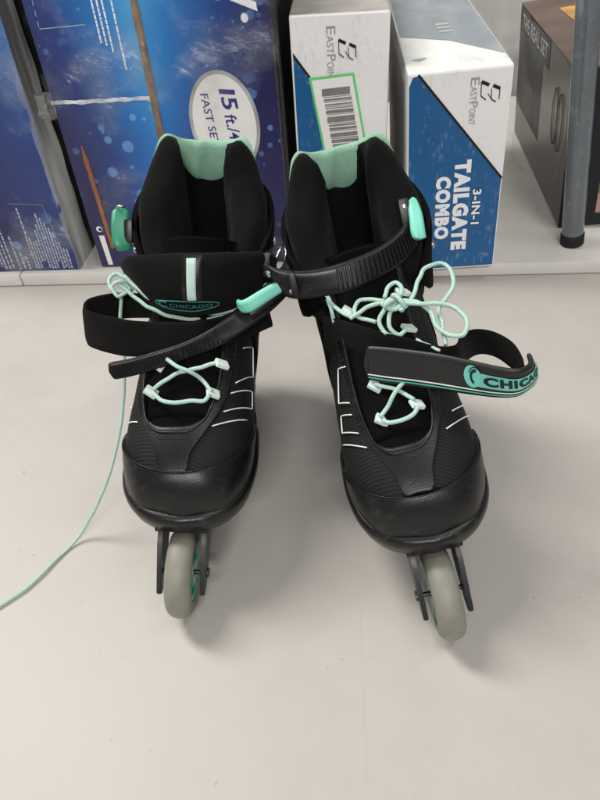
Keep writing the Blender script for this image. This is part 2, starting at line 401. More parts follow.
# middle carton
r = carton_root('pool_carton', (-.3555, .842, .0212), -1.5, .3, 'dark blue bubble printed carton with white tape and worn brown corner, behind the left skate')
W2 = .132
card_box('c', W2, .36, .42, None, r, mats=[bubble_mat('bubble_print_mid', -.02, .155, seed=5.2), M['black_print']])
mb = MB()
for i, (u, a) in enumerate([(.082, .300), (.088, .297), (.094, .290), (.105, .270)]):
    dash_column(mb, u, a, .42, .0022, 60+i, .0008)
dash_column(mb, .052, .352, .40, .003, 71); dash_column(mb, .118, .345, .42, .0022, 72)
mb.build('fine_print', M['white_ink'], r)
mb = MB(); strip(mb, (.012, .318), (.068, .320), .0010)
for k in range(9): strip(mb, (.012+.0005*k, .320+k*.011), (.0125+.0005*k, .326+k*.011), .0008)
mb.build('print_border', M['pale_ink'], r)
mb = MB()
P = []
for i in range(60):
    u = -.001+i*(W2+.003)/59; w_ = .0024+.0013*noise.noise((u*90, 0, 2)); zc = .236+.002*noise.noise((u*40, 3, 0))+.004*(u/W2)*0
    P.append([(u, -.0010+.0006*noise.noise((u*200, k, 5)), zc+w_*k) for k in (-1, -.3, .3, 1)])
mb.grid(P); mb.build('packing_tape', mat('white_packing_tape', (.55, .60, .66), .25, .6, 200, .8, .0015, .5, vscale=60), r, smooth=True)
def film_scrap(r, u, z, w_, h_, seed, m):
    mb = MB(); P = []
    for i in range(16):
        row = []
        for j in range(16):
            x, y = i/15-.5, j/15-.5; k = 1+.45*noise.noise((math.atan2(y, x)*1.3, seed, 0)); q = (u+x*w_*k, -.0075-.004*noise.noise((x*5, y*5, seed))-.003*abs(noise.noise((x*12, y*12, seed+4))), z+y*h_*k)
            row.append(q)
        P.append(row)
    mb.grid(P); return mb.build('film_scrap', m, r, smooth=True)
film_scrap(r, -.006, .234, .022, .030, 2.0, M['film_thick'])
# worn corner edge of bare board along its right side
mb = MB(); P = []
for i in range(80):
    z = .002+i*.417/79; a = .0052+.0022*noise.noise((z*45, 1, 0))+.0012*noise.noise((z*200, 4, 0))
    c = W2-.001
    P.append([(c-a*.9, -.0007, z), (c-a*.25, -.0022+.0006*noise.noise((z*150, 8, 0)), z), (c+a*.55, -.0016, z), (c+a*.9, .003, z)])
mb.grid(P); mb.build('worn_edge', M['torn'], r, smooth=True)
# torn strip of brown board
mb = MB(); P = []
for i in range(30):
    t = i/29; z = .182-.150*t; u = .0225+.003*t+.0012*noise.noise((z*80, 0, 0))
    hw = (.0034-.0008*t+.0010*noise.noise((z*140, 2, 0)))*(min(1, .25+t*6))
    P.append([(u-hw, -.0008, z), (u, -.0030, z), (u+hw, -.0008, z)])
mb.grid(P); mb.build('torn_strip', M['cardboard'], r, smooth=True)
mb = MB(); poly(mb, [(.010, .052), (.018, .052), (.019, .004), (.012, .004)], -.0006); mb.build('white_panel', M['label_white'], r)
mb = MB()
pts = [(.0135+.0045*math.cos(a), .062+.0045*math.sin(a)) for a in [k*2*PI/24 for k in range(24)]]
poly(mb, pts, -.0006); mb.build('printed_emblem', M['white_ink'], r)
mb = MB(); pts = [(.0148+.0026*math.cos(a), .0615+.0026*math.sin(a)) for a in [k*2*PI/20 for k in range(20)]]
poly(mb, pts, -.0010); mb.build('emblem_centre', M['black_print'], r)

wrap_sheet(r, W2, .42, 5)
# right blue carton
r = carton_root('pool_carton', (-.2190, .840, .0212), -1.5, -.2, 'blue carton with white oval reading 15ft./457, behind the left skate')
W3 = .156
card_box('c', W3, .36, .44, None, r, mats=[bubble_mat('bubble_print_right', .15, -.05, seed=9.4), M['black_print']])
oc = (.0815, .199)
def oval(mb, ru, rv, y, tilt=R(8)):
    pts = []
    for k in range(48):
        a = k*2*PI/48; x, z = ru*math.cos(a), rv*math.sin(a)
        pts.append((oc[0]+x*math.cos(tilt)-z*math.sin(tilt)*-1, oc[1]+z*math.cos(tilt)-x*math.sin(tilt)))
    poly(mb, pts, y)
mb = MB(); oval(mb, .0445, .064, -.0004, R(-4)); mb.build('oval_border', M['silver'], r)
mb = MB(); oval(mb, .0400, .0595, -.0008, R(-4)); mb.build('oval_panel', M['label_white'], r)
mb = MB()
print_text(mb, '1', .0795, .2415, .0058, .0195, -84, .022, -.0012, shear=.2); print_text(mb, '5', .0805, .2320, .0150, .0195, -84, .018, -.0012, shear=.15)
print_text(mb, 'ft./457', .0820, .2110, .0520, .0150, -84, .012, -.0012, shear=.15)
print_text(mb, 'FAST SET', .0555, .2370, .0640, .0100, -85, .006, -.0012, shear=.1)
mb.build('printed_text', M['navy_ink'], r)
mb = MB(); print_text(mb, 'y.', .1060, .3450, .0360, .0290, -84, .075, -.0004); mb.build('logo_outline', M['pale_ink'], r)
mb = MB(); print_text(mb, 'y.', .1067, .3443, .0346, .0280, -84, .045, -.0008); mb.build('logo_text', M['white_ink'], r)
mb = MB()
for i in range(5): strip(mb, (.060+i*.0018, .345+(i % 2)*.004), (.060+i*.0018, .352+(i % 3)*.005), .0010)
mb.build('fine_print', M['pale_ink'], r)
mb = MB(); P = []
for i in range(40):
    z = .0+i*.44/39; P.append([(W3-.0050, -.0005, z), (W3-.002+.001*noise.noise((z*60, 0, 0)), -.0025, z), (W3+.0035, -.001, z), (W3+.003, .01, z)])
mb.grid(P); mb.build('black_edge', mat('glossy_black_edge', (.01, .01, .015), .15, .6, 60, .6, .003), r, smooth=True)
wrap_sheet(r, W3, .44, 9)
# clear film gathered in the gap
mb = MB(); P = []
for i in range(50):
    z = i*.41/49; P.append([(-.160+(-.012+.008*k)+.003*noise.noise((z*20, k, 0)), -.006-.004*noise.noise((z*25, k*2, 4)), z) for k in range(5)])
mb.grid(P); o = mb.build('film_fold', M['film_thick'], r, smooth=True)

# --- white carton with the price label (behind and between the skates)
r = carton_root('white_carton', (-.0500, .834, .0212), -1.0, .4, 'white carton with black emblem and green edged barcode label, between the skates')
W4, H4 = .116, .3165
card_box('c', W4, .40, H4, None, r, mats=[M['white_card'], mat('tan_card_top', (.36, .34, .31), .6, .3, 30, .3, .002, .2), M['side_card']], bev=.003)  # top face is a darker tan than the white front
mb = MB(); poly(mb, [(.0025, .272), (.020, .249), (.034, .165), (.045, .004), (.0025, .004)], -.0004); mb.build('blue_panel', M['blue_print'], r)
mb = MB(); poly(mb, [(.0025, .2775), (.0025, .272), (.020, .249), (.0225, .250)], -.0007); mb.build('panel_edge', M['black_print'], r)
mb = MB(); print_text(mb, 'E', .0425, .3030, .0085, .0105, -90, 0, -.0005); print_text(mb, 'AST', .0425, .2935, .0190, .0080, -90, 0, -.0005)
print_text(mb, 'P', .0425, .2735, .0070, .0105, -90, 0, -.0005); print_text(mb, 'OINT', .0425, .2655, .0230, .0080, -90, 0, -.0005)
mb.build('printed_text', M['grey_ink'], r)
def e_emblem(mb, u, v, s):
    # slanted open E with an arrow-like middle stroke, reading downward
    def q(p): return (u+p[0]*s, v-p[1]*s)
    for a, b_, w_ in [((0, 0), (.42, .20), .17), ((.62, .24), (1.0, .42), .17), ((0, 0), (.02, .72), .05), ((1.0, .42), (1.0, .98), .05), ((.02, .72), (.30, .95), .06), ((.55, .40), (.60, .95), .045), ((.60, .95), (.85, 1.10), .06), ((.38, .62), (.60, .95), .045)]:
        strip(mb, q(a), q(b_), w_*s, -.0006)
mb = MB(); e_emblem(mb, .0565, .2885, .020); mb.build('printed_emblem', M['black_print'], r)
# barcode label
mb = MB(); poly(mb, [(.0205, .2490), (.0745, .2530), (.0950, .140), (.0385, .136)], -.0010); mb.build('label_border', M['label_green'], r)
mb = MB(); poly(mb, [(.0232, .2462), (.0720, .2498), (.0922, .1425), (.0412, .1388)], -.0014); mb.build('price_label', M['label_white'], r)
mb = MB(); v = .236; i = 0
ws = [.0085, .0008, .0022, .0008, .0018, .0008, .0012, .0040, .0008, .0070, .0008, .0020, .0030, .0008, .0050, .0012, .0040, .0025, .0050]
k = 0
while k < len(ws) and v > .158:
    t = (.249-v)/.11; off = .019*t; poly(mb, [(.0330+off, v), (.0672+off, v+.0020), (.0672+off, v+.0020-ws[k]), (.0330+off, v-ws[k])], -.0018)
    v -= ws[k]+[.0010, .0016, .0008, .0022, .0010][k % 5]; k += 1
mb.build('barcode', M['bar'], r)

# --- tailgate carton
r = carton_root('game_carton', (.0965, .794, .0200), -1.0, -2.4, 'white and blue carton lettered 3-IN-1 TAILGATE COMBO, right of the right skate')
W5, H5 = .1195, .2585
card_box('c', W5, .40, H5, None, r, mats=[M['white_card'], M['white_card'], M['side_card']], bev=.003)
mb = MB(); poly(mb, [(.002, .2440), (.006, .2540), (.0135, .2560), (.1175, .1270), (.1175, .003), (.002, .003)], -.0004); mb.build('blue_panel', M['blue_print'], r)
mb = MB(); strip(mb, (.0125, .2568), (.1180, .1265), .0028, -.0007); mb.build('panel_edge', M['black_print'], r)
mb = MB(); print_text(mb, 'TAILGATE', .0590, .1540, .1240, .0205, -90, .065, -.0008)
print_text(mb, 'COMBO', .0365, .1345, .0870, .0190, -90, .065, -.0008); mb.build('printed_title', M['white_ink'], r)
mb = MB(); print_text(mb, '3-IN-1', .0825, .1155, .0500, .0125, -90, .09, -.0008); mb.build('title_outline', M['black_print'], r)  # printed black outline behind the white letters
mb = MB(); print_text(mb, '3-IN-1', .0833, .1148, .0485, .0110, -90, .035, -.0012); mb.build('printed_subtitle', M['white_ink'], r)
mb = MB(); print_text(mb, 'E', .0720, .2480, .0085, .0098, -90, 0, -.0006); print_text(mb, 'AST', .0720, .2385, .0150, .0075, -90, 0, -.0006)
print_text(mb, 'P', .0720, .2220, .0070, .0098, -90, 0, -.0006); print_text(mb, 'OINT', .0720, .2140, .0185, .0075, -90, 0, -.0006); mb.build('printed_text', M['grey_ink'], r)
mb = MB(); e_emblem(mb, .0840, .2430, .0215); mb.build('printed_emblem', M['black_print'], r)
# print on the top face: slate area beyond a diagonal, faint green marks, film over it
def top(pts, name, m, z=.0005):
    mb = MB(); mb.add([(p[0], p[1], H5+z) for p in pts], [tuple(range(len(pts)))]); mb.build(name, m, r)
top([(.003, .165), (.062, .125), (.1170, .045), (.1170, .397), (.003, .397)], 'slate_panel', M['grey_print'])
top([(.008, .052), (.018, .058), (.028, .056), (.018, .045)], 'printed_mark', mat('pale_green_ink', (.30, .42, .34), .5, .3), .0007)
mb = MB(); V, F = text2d('III', .03); mb.add([(.072-q*.018+.0, .215-p*.05+.0, H5+.0009) for p, q in V], F); mb.build('top_lettering', M['silver'], r)
# film over the top
mb = MB(); P = []
for i in range(24):
    u = -.004+i*(W5+.008)/23; P.append([(u, -.003+j*.41/30, H5+.003+.0035*noise.noise((u*30, j*.5, 2))+(-.012 if (i in (0, 23)) else 0)) for j in range(31)])
mb.grid(P); mb.build('film', M['film'], r, smooth=True)

# --- dark carton in film on the right
r = carton_root('picture_carton', (.3330, .900, .0212), -3.0, -5.5, 'brown and dark picture carton in cloudy film behind the grey steel leg', 0)
W6, D6, H6 = .22, .40, .222
def side_mat():
    m, n, b = nt('dim_side_print'); t = tex(n, 'ShaderNodeTexNoise', 6, Detail=2)
    rr = ramp(n, t.outputs[0], [(.35, (.028, .024, .019)), (.7, (.075, .065, .054))]); n.links.new(rr.outputs[0], b.inputs['Base Color']); b.inputs['Roughness'].default_value = .3
    return m
card_box('c', W6, D6, H6, None, r, mats=[M['black_print'], mat('brown_print_top', (.105, .065, .048), .28, .5, 20, .4, .003, .4, vscale=8), side_mat()], bev=.002)
mb = MB()  # front face picture
poly(mb, [(.050, .018), (.210, .018), (.210, .065), (.050, .065)]); mb.build('grass_picture', mat('grass_picture', (.12, .20, .03), .4, .4, vscale=60, var=.7), r)
mb = MB(); poly(mb, [(.058, .040), (.064, .040), (.066, .062), (.058, .062)], -.0007); poly(mb, [(.05, .020), (.056, .020), (.056, .045), (.05, .050)], -.0007); mb.build('picture_figures', mat('pink_ink', (.45, .25, .25), .5, .3), r)
mb = MB(); poly(mb, [(.066, .018), (.090, .018), (.090, .04), (.066, .04)], -.0009); mb.build('picture_detail', mat('orange_ink', (.55, .30, .05), .5, .3), r)
mb = MB(); poly(mb, [(.054, .110), (.200, .110), (.200, .170), (.054, .170)]); mb.build('purple_panel', mat('purple_print', (.05, .045, .25), .4, .4, vscale=80, var=.5), r)
mb = MB()
for i in range(3): strip(mb, (.058, .090+i*.006), (.085, .090+i*.006), .0030)
strip(mb, (.062, .012), (.120, .012), .003)
mb.build('fine_print', M['white_ink'], r)
def sidep(mb, pts, x=-.0006):   # (depth, z) on the left side face
    mb.add([(x, p[0], p[1]) for p in pts], [tuple(range(len(pts)))])
mb = MB(); sidep(mb, [(.150, .220), (.395, .220), (.395, .180), (.150, .180)]); mb.build('dark_band', M['black_print'], r)
mb = MB(); V, F = text2d('THE REAL SET', .01); mb.add([(-.0010, .370-p*.205, .190+q*.022) for p, q in V], F); mb.build('band_lettering', M['silver'], r)
mb = MB(); sidep(mb, [(.19, .06), (.395, .06), (.395, .178), (.19, .178)], -.0003); mb.build('black_panel', M['black_print'], r)
for cy_ in (.055, .085):
    mb = MB(); pts = [(-.0012, cy_+.016*math.cos(a), .135+.040*math.sin(a)) for a in [k*2*PI/40 for k in range(41)]]
    mb.tube(pts, .0008, 5); mb.build('printed_ring', M['black_print'], r, smooth=True)
def topp(pts, name, m, z=.0005):
    mb = MB(); mb.add([(p[0], p[1], H6+z) for p in pts], [tuple(range(len(pts)))]); mb.build(name, m, r)
topp([(.050, .205), (.125, .205), (.11, .32), (.045, .32)], 'yellow_panel', mat('yellow_print', (.50, .28, .06), .4, .4, vscale=20, var=.4))
topp([(.045, .185), (.130, .185), (.128, .205), (.047, .205)], 'pale_panel', M['silver'], .0008)
mb = MB()
for i in range(3): mb.add([(.030+i*.010, .085, H6+.0008), (.036+i*.010, .085, H6+.0008), (.040+i*.010, .108+i*.004, H6+.0008), (.036+i*.010, .108+i*.004, H6+.0008)], [(0, 1, 2, 3)])
mb.build('printed_mark', M['white_ink'], r)
# film bag hanging off the left side
mb = MB(); P = []
for i in range(40):
    dy = -.004+i*.40/39; row = []
    for j in range(24):
        z = .002+j*.222/23; t = 1-z/.222
        row.append((-.006-.020*t*t*(.6+.4*math.sin(dy*30))-.006*noise.noise((dy*14, z*10, 1))-.003*noise.noise((dy*50, z*25, 6)), dy, z))
    P.append(row)
mb.grid(P); mb.build('film', film_mat('bag_film', .07, (.62, .61, .57), (10, 5, 16), (R(38), 0, 0)), r, smooth=True)

# --- grey steel leg
base = Vector((.340, .852, .0215)); topv = Vector((.262, .842, .52))
r = empty('steel_leg', base); tag(r, 'grey painted steel tube leg with black rubber foot standing on the shelf', 'display leg')
d = topv-base
mb = MB(); mb.tube([d*t for t in (.020, .3, .6, 1.0)], .0148, 32); mb.build('tube', M['pole'], r, smooth=True)
shade_auto(r.children[0], 60)
mb = MB(); mb.tube([d*t for t in (.0, .003, .032, .036)], .0162, 32, taper=[.9, 1, 1, .93]); shade_auto(mb.build('rubber_foot', M['rubber'], r), 60)

# ------------------------------------------------------------------ skates
# local frame: +x towards the toe, +y to the skate's left, z up, origin on the ground under the middle of the wheels
RB = [(.1075, .096), (.101, .087), (.089, .084), (.068, .083), (.036, .083), (0, .084), (-.045, .086), (-.105, .088), (-.152, .094), (-.170, .130), (-.172, .180), (-.170, .225)]
RT = [(.1075, .100), (.099, .124), (.086, .137), (.062, .151), (.030, .168), (-.004, .188), (-.032, .210), (-.048, .228), (-.056, .240), (-.060, .250), (-.062, .258), (-.064, .265)]
RW = [.004, .0290, .0405, .0495, .0510, .0490, .0465, .0455, .046, .047, .049, .051]
VB = [Vector((a, 0, b)) for a, b in RB]; VT = [Vector((a, 0, b)) for a, b in RT]
SEAM_C = .40
def S0(s, phi):
    B = cr(VB, s); T = cr(VT, s); wd = cr(RW, s)
    c, sn = math.cos(phi), math.sin(phi)
    if c >= 0: v = SEAM_C+(1-SEAM_C)*c**(2/2.25) if c > 0 else SEAM_C
    else: v = SEAM_C-SEAM_C*(-c)**(2/3.2)
    e = 2/2.3
    y = wd*math.copysign(abs(sn)**e, sn)
    return B+(T-B)*v+Vector((0, y, 0))
def SN(s, phi):
    h = .02
    a = S0(min(11, s+h), phi)-S0(max(0, s-h), phi); b = S0(s, phi+h)-S0(s, phi-h)
    n = a.cross(b)
    if n.length < 1e-9: return Vector((0, 0, 1))
    n.normalize()
    ctr = (cr(VB, s)+cr(VT, s))*.5
    return n if n.dot(S0(s, phi)-ctr) > 0 else -n
def S(s, phi, off=0): return S0(s, phi)+SN(s, phi)*off
def patch(fn, nu, nv, off, thick=.002, edge=.35):
    """fn(i,j in 0..1) -> (s, phi); raised panel with rounded, closed rims"""
    us = [0, 0]+[i/nu for i in range(nu+1)]+[1, 1]; vs = [0, 0]+[j/nv for j in range(nv+1)]+[1, 1]
    P = []
    for a, u in enumerate(us):
        row = []
        for b, v in enumerate(vs):
            da = min(a, len(us)-1-a, b, len(vs)-1-b)
            w_ = S(*fn(u, v)); wob = .0007*noise.noise(w_*38)
            o = wob+off if da >= 3 else (off-thick if da == 0 else (off-thick*.45 if da == 1 else off-thick*.08))
            row.append(S(*fn(u, v), o))
        P.append(row)
    mb = MB(); mb.grid(P); return mb
def lerp(a, b, t): return a+(b-a)*t
def on_boot_tube(mb, pts, r, off, n=6, sub=6):
    V = [Vector((a, b, 0)) for a, b in pts]; path = []
    for i in range(len(V)-1):
        for k in range(sub): path.append(V[i].lerp(V[i+1], k/sub))
    path.append(V[-1]); mb.tube([S(p.x, p.y, off) for p in path], r, n)

def lathe(mb, prof, c, n=96):
    """prof (y, r) around a y-directed axle through c"""
    P = []
    for k in range(n):
        a = k*2*PI/n; P.append([Vector((c[0]+r_*math.cos(a), c[1]+y, c[2]+r_*math.sin(a))) for y, r_ in prof])
    mb.grid(P, closeu=True)
M['tyre'] = mat('urethane_tyre', (.225, .222, .185), .5, .4, 300, .15, .0004, .10, vscale=40)
M['tyre'].node_tree.nodes['Principled BSDF'].inputs['Subsurface Weight'].default_value = .25
M['tyre'].node_tree.nodes['Principled BSDF'].inputs['Subsurface Radius'].default_value = (.004, .004, .003)
M['hub'] = mat('mint_hub', (.07, .42, .31), .4, .5)
M['cuff'] = mat('matte_cuff_plastic', (.005, .0052, .0054), .85, .05, 400, .3, .0004, .25)
M['thread'] = mat('dark_thread', (.035, .035, .036), .8, .2)
M['bolt'] = mat('blackened_steel', (.08, .08, .08), .35, .5, metal=.8)
M['rail'] = mat('dark_frame_paint', (.014, .0145, .016), .38, .4, 300, .15, .0004, .2)

def wheel(root, x):
    mb = MB(); hw = .012; R0 = .038
    prof = [(y, r_) for y, r_ in [(-.0070, .0235), (-.0092, .0238), (-.0104, .0252), (-.0109, .0285), (-.0104, .0318), (-.0084, .0350), (-.0048, .0373), (0, R0)]]; prof += [(-y, r_) for y, r_ in prof[-2::-1]]+[prof[0]]
    lathe(mb, prof, (x, 0, .038)); wh = mb.build('wheel', M['tyre'], root, smooth=True)
    mb = MB(); lathe(mb, [(-.0086, .0240), (-.0092, .0225), (-.0086, .0190), (.0086, .0190), (.0092, .0225), (.0086, .0240), (-.0086, .0240)], (x, 0, .038), 40)
    lathe(mb, [(-.0090, .0125), (-.0090, .0106), (.0090, .0106), (.0090, .0125), (-.0090, .0125)], (x, 0, .038), 40)
    for k in range(8):
        a = k*PI/4; mb.box((x+.0158*math.cos(a), 0, .038+.0158*math.sin(a)), (.0078, .0150, .0034), Matrix.Rotation(-a, 3, 'Y'), bev=.0006)
    shade_auto(mb.build('hub', M['hub'], wh))
    mb = MB(); lathe(mb, [(-.0093, .0104), (-.0093, .0045), (.0093, .0045), (.0093, .0104), (-.0093, .0104)], (x, 0, .038), 32)
    shade_auto(mb.build('bearing', M['steel'], wh))
    return wh
def rail(root, side):
    pts = [(.098, .084), (.116, .070), (.1405, .035), (.1370, .0300), (.128, .0300), (.108, .040), (.090, .052), (.070, .050), (.055, .034), (.035, .027), (.020, .034), (0, .050), (-.020, .034), (-.035, .027), (-.055, .034), (-.080, .052), (-.100, .040), (-.120, .030), (-.136, .030), (-.150, .060), (-.156, .086)]
    y0 = side*.0158; y1 = side*.0198
    mb = MB(); n = len(pts)
    V = [(x, y0, z) for x, z in pts]+[(x, y1, z) for x, z in pts]
    F = [tuple(range(n)), tuple(range(2*n-1, n-1, -1))]+[(i, (i+1) % n, n+(i+1) % n, n+i) for i in range(n)]
    mb.add(V, F); o = mb.build('rail', M['rail'], root)
    bm = bmesh.new(); bm.from_mesh(o.data); bmesh.ops.bevel(bm, geom=[e for e in bm.edges if len(e.link_faces) == 2 and e.calc_face_angle(0) > 1], offset=.0007, segments=2, affect='EDGES'); bm.to_mesh(o.data); bm.free()
    shade_auto(o); return o

def liner_wall(a, d, h, grow=0.0, tf=None):
    """a in -1..1 around the back (0 = heel), d 0 inner..1 outer, h 0 bottom..1 top; returns point"""
    th = PI+a*R(146)
    ab = abs(a)
    q_ = max(0, min(1, (ab-.17)/.20)); t = .010+.024*q_*q_*(3-2*q_)*(1-.4*max(0, (ab-.6)/.4))
    if tf: t = tf
    H = (.295+.010*math.exp(-((ab-.31)/.11)**2)) - .072*max(0, (ab-.34)/.66)**1.12
    ox, oy = .066+grow, .0565+grow
    lean = .10
    zb = .185
    z = zb+(H-zb)*h
    f = 1.0-.06*h*max(0, 1-ab*1.3)
    R_ = Vector((math.cos(th)*ox*f, math.sin(th)*oy, 0)); n = Vector((math.cos(th)/ox, math.sin(th)/oy, 0)).normalized()
    return Vector((-.108+lean*(z-.2), 0, z))+R_-n*t*(1-d)
def liner(root):
    # padded C-shaped collar
    prof = [(0, 0), (.0, .35), (.0, .70), (.02, .86), (.14, .955), (.34, .995), (.5, 1.0), (.68, .995), (.88, .95), (.99, .85), (1, .6), (1, .3), (1, 0)]
    P = []; N = 84
    for i in range(N+1):
        a = -1+2*i/N; row = []
        for d, h in prof:
            # round off the two front ends
            e = max(0, (abs(a)-.93)/.07); q = math.sqrt(max(0, 1-e*e))
            dd = .5+(d-.5)*q; hh = h*(1-.06*(1-q))
            p = liner_wall(a*(1), dd, hh)
            p += (p-Vector((-.108, 0, p.z))).normalized()*(.0030*noise.noise(p*26+Vector((a*2, 3, 0)))+.0012*noise.noise(p*70)); p.z += .0022*noise.noise(p*40)
            row.append(p)
        P.append(row)
    mb = MB(); mb.grid(P, cap=True); ln = mb.build('padded_liner', M['fabric'], root, smooth=True)
    for sd in (1, -1):
        for d_, h0, h1 in ((1.0, .70, .58), (.10, .84, .70)):
            mb = MB(); mb.tube([liner_wall(sd*lerp(.34, .90, k/30), d_, lerp(h0, h1, k/30))+Vector((0, 0, .0010)) for k in range(31)], .0015, 6)
            mb.build('liner_piping', M['leather'], ln, smooth=True)
def heel_lining(root, seed):
    prof = [(.10, .66), (-.14, .70), (-.15, .82), (-.13, .90), (-.06, .97), (.12, 1.012), (.35, 1.02), (.60, 1.015), (.80, .985), (.88, .93)]
    P = []; N = 40
    for i in range(N+1):
        a = (-1+2*i/N)*.40; row = []
        for d, h in prof:
            edge = 1-max(0, (abs(a)-.30)/.06)*.5
            q = max(0, (abs(a)-.27)/.13); hh_ = h if h > .95 else lerp(h, .95, .75*min(1, abs(a)/.26)**2); p = liner_wall(a, lerp(d, .62, q), hh_*(1-.07*q), tf=.010)
            cr_ = .0042*math.exp(-((a-.05-.25*(1-h))/.035)**2)*(1-h*.4)-.0034*math.exp(-((a+.10+.1*h)/.05)**2)
            n = (Vector((-.108, 0, p.z))-p).normalized()
            p += n*(cr_+.0008*noise.noise(p*70+Vector((seed, 0, 0))))
            row.append(p)
        P.append(row)
    mb = MB(); mb.grid(P); mb.build('heel_lining', M['mintcloth'], root, smooth=True)
def cuff(root):
    # hard plastic cuff hugging the liner, open at the front, lower at the sides
    P = []; N = 70
    for i in range(N+1):
        a = (-1+2*i/N)*.97; ab = abs(a); row = []
        e_ = max(0, (ab-.72)/.28)**2
        top = -.022*e_+.262+.012*max(0, 1-ab*2.2)-.030*max(0, (ab-.45)/.5)
        bot = min(.155+.05*max(0, (ab-.5)/.5)+.022*e_, top-.008)
        for g, z in [(.0015, bot), (.0045, bot+.002), (.0052, lerp(bot, top, .12)), (.0050, lerp(bot, top, .5)), (.0056, lerp(bot, top, .8)), (.0062, lerp(bot, top, .93)), (.0058, lerp(bot, top, .99)), (.0045, top), (.0012, top-.002)]:
            ox, oy = .066+g, .0565+g; th = PI+a*R(146)
            row.append(Vector((-.108+.10*(z-.2)+math.cos(th)*ox, math.sin(th)*oy, z)))
        P.append(row)
    mb = MB(); mb.grid(P, cap=True); return mb.build('cuff', M['cuff'], root, smooth=True)

def skate(name, loc, heading, leandeg, m, label):
    """m = +1/-1: which side (local y) carries the long stripe pattern"""
    root = empty(name, loc, (R(leandeg), 0, R(-90+heading)))
    tag(root, label, 'inline skate', 'the pair of inline skates on the floor')
    # boot body
    P = []; ns, nf = 60, 60
    for i in range(ns+1):
        s = 9.4*i/ns; P.append([S(s, -PI+2*PI*j/nf, 0) for j in range(nf)])
    mb = MB(); mb.grid(P, closev=True); mb.f.append(tuple(range(nf)))  # closed at the toe only
    mb.build('boot_shell', M['dark'], root, smooth=True)
    # ribbed fabric sides
    po = -.13 if m > 0 else -.10
    for sd in (1, -1):
        def fs(u, v, sd=sd): return lerp(1.55, 8.6, u), po*.8+sd*lerp(lerp(.17, .60 if m > 0 else .54, max(0, min(1, (lerp(1.55, 8.6, u)-2.5)/1.1))), 1.95, v)
        patch(fs, 40, 20, .0016, .003).build('fabric_panel', M['mesh'], root, smooth=True)
    # toe cap
    po = -.13 if m > 0 else -.10
    def capline(ph):
        return min((1.60 if m > 0 else 1.45)+2.0*(abs(ph-po*.5)/1.4)**1.9, 5.2)
    def ft(u, v):
        ph = lerp(-2.15, 2.15, v); return lerp(0.0, capline(ph), u), ph
    patch(ft, 26, 56, .0036, .004).build('toe_cap', M['toe'], root, smooth=True)
    mb = MB(); on_boot_tube(mb, [(capline(p), p) for p in [k*.1-2.1 for k in range(43)]], .0006, .0040, sub=2)
    mb.build('seam_piping', M['leather'], root, smooth=True)
    # heel counter
    def fh(u, v):
        return lerp(6.2, 9.2, v*.001+u), lerp(1.2, 2*PI-1.2, v)
    patch(fh, 20, 40, .0034, .003).build('heel_counter', M['cuff'], root, smooth=True)
    # central U shaped leather overlay round the lace opening
    tau = [k/60 for k in range(61)]
    def tab(xs, ys, x):
        for i in range(len(xs)-1):
            if x <= xs[i+1]:
                f = (x-xs[i])/(xs[i+1]-xs[i]); return cr([float(q) for q in ys], i+f)
        return ys[-1]
    XS = [0, .1, .2, .32, .5, .75, 1]
    def inner(t):
        x = (t-.5)*2; ax = abs(x)
        return tab(XS, [3.02, 3.05, 3.18, 3.5, 4.4, 6.2, 8.4], ax), po+math.copysign(tab(XS, ([0, .17, .33, .46, .56, .60, .60] if m > 0 else [0, .16, .30, .41, .48, .50, .52]), ax), x)
    def outer(t):
        x = (t-.5)*2; ax = abs(x)
        return tab(XS, [1.56, 1.58, 2.2, 2.9, 4.0, 6.0, 8.5], ax), po*(1-.3*ax)+math.copysign(tab(XS, ([0, .24, .25, .42, .72, .86, .88] if m > 0 else [0, .24, .25, .38, .61, .70, .74]), ax), x)
    def fu(u, v):
        a = inner(v); b = outer(v); return lerp(a[0], b[0], u), lerp(a[1], b[1], u)
    patch(fu, 16, 72, .0040, .006).build('lace_overlay', M['leather'], root, smooth=True)
    mb = MB(); on_boot_tube(mb, [(lerp(inner(t)[0], outer(t)[0], .12), lerp(inner(t)[1], outer(t)[1], .12)) for t in tau], .0011, .0042, sub=2)
    mb.build('opening_rim', M['plastic'], root, smooth=True)
    # stitches along the overlay and the toe cap
    mb = MB()
    for w_ in (.88, .24):
        for k in range(130):
            t = .03+k*.94/130; t2 = t+.0045; A = [lerp(inner(x)[0], outer(x)[0], w_) for x in (t, t2)]; B = [lerp(inner(x)[1], outer(x)[1], w_) for x in (t, t2)]
            mb.tube([S(A[0], B[0], .0043), S(A[1], B[1], .0043)], .00028, 4)
    for k in range(110):
        p0 = -1.9+k*3.8/110; p1 = p0+.022
        mb.tube([S(capline(p0)-.10, p0, .0040), S(capline(p1)-.10, p1, .0040)], .00026, 4)
    mb.build('stitching', M['thread'], root, smooth=True)
    # sole with a lip and vents
    P = []
    ol = [Vector((a, b, 0)) for a, b in [(.1090, 0), (.105, .020), (.094, .0365), (.074, .0480), (.045, .0520), (.008, .0490), (-.040, .044), (-.090, .044), (-.135, .042), (-.162, .030), (-.172, 0)]]
    half = [cr(ol, k/5) for k in range(51)]
    loop = half+[Vector((p.x, -p.y, 0)) for p in half[-2:0:-1]]
    for p in loop:
        row = []
        for g, z in [(-.030, .0770), (-.0075, .0755), (-.0015, .0775), (.0016, .0815), (.0030, .0870), (.0046, .0905), (.0050, .0950), (.0042, .0990), (.0018, .1010), (-.004, .1015)]:
            k = 1+(g+(.0022 if p.x > 0 else 0))/max(.03, p.length); row.append(Vector((p.x*k-.0, p.y*k, z+.004*max(0, (-p.x-.02)/.15))))
        P.append(row)
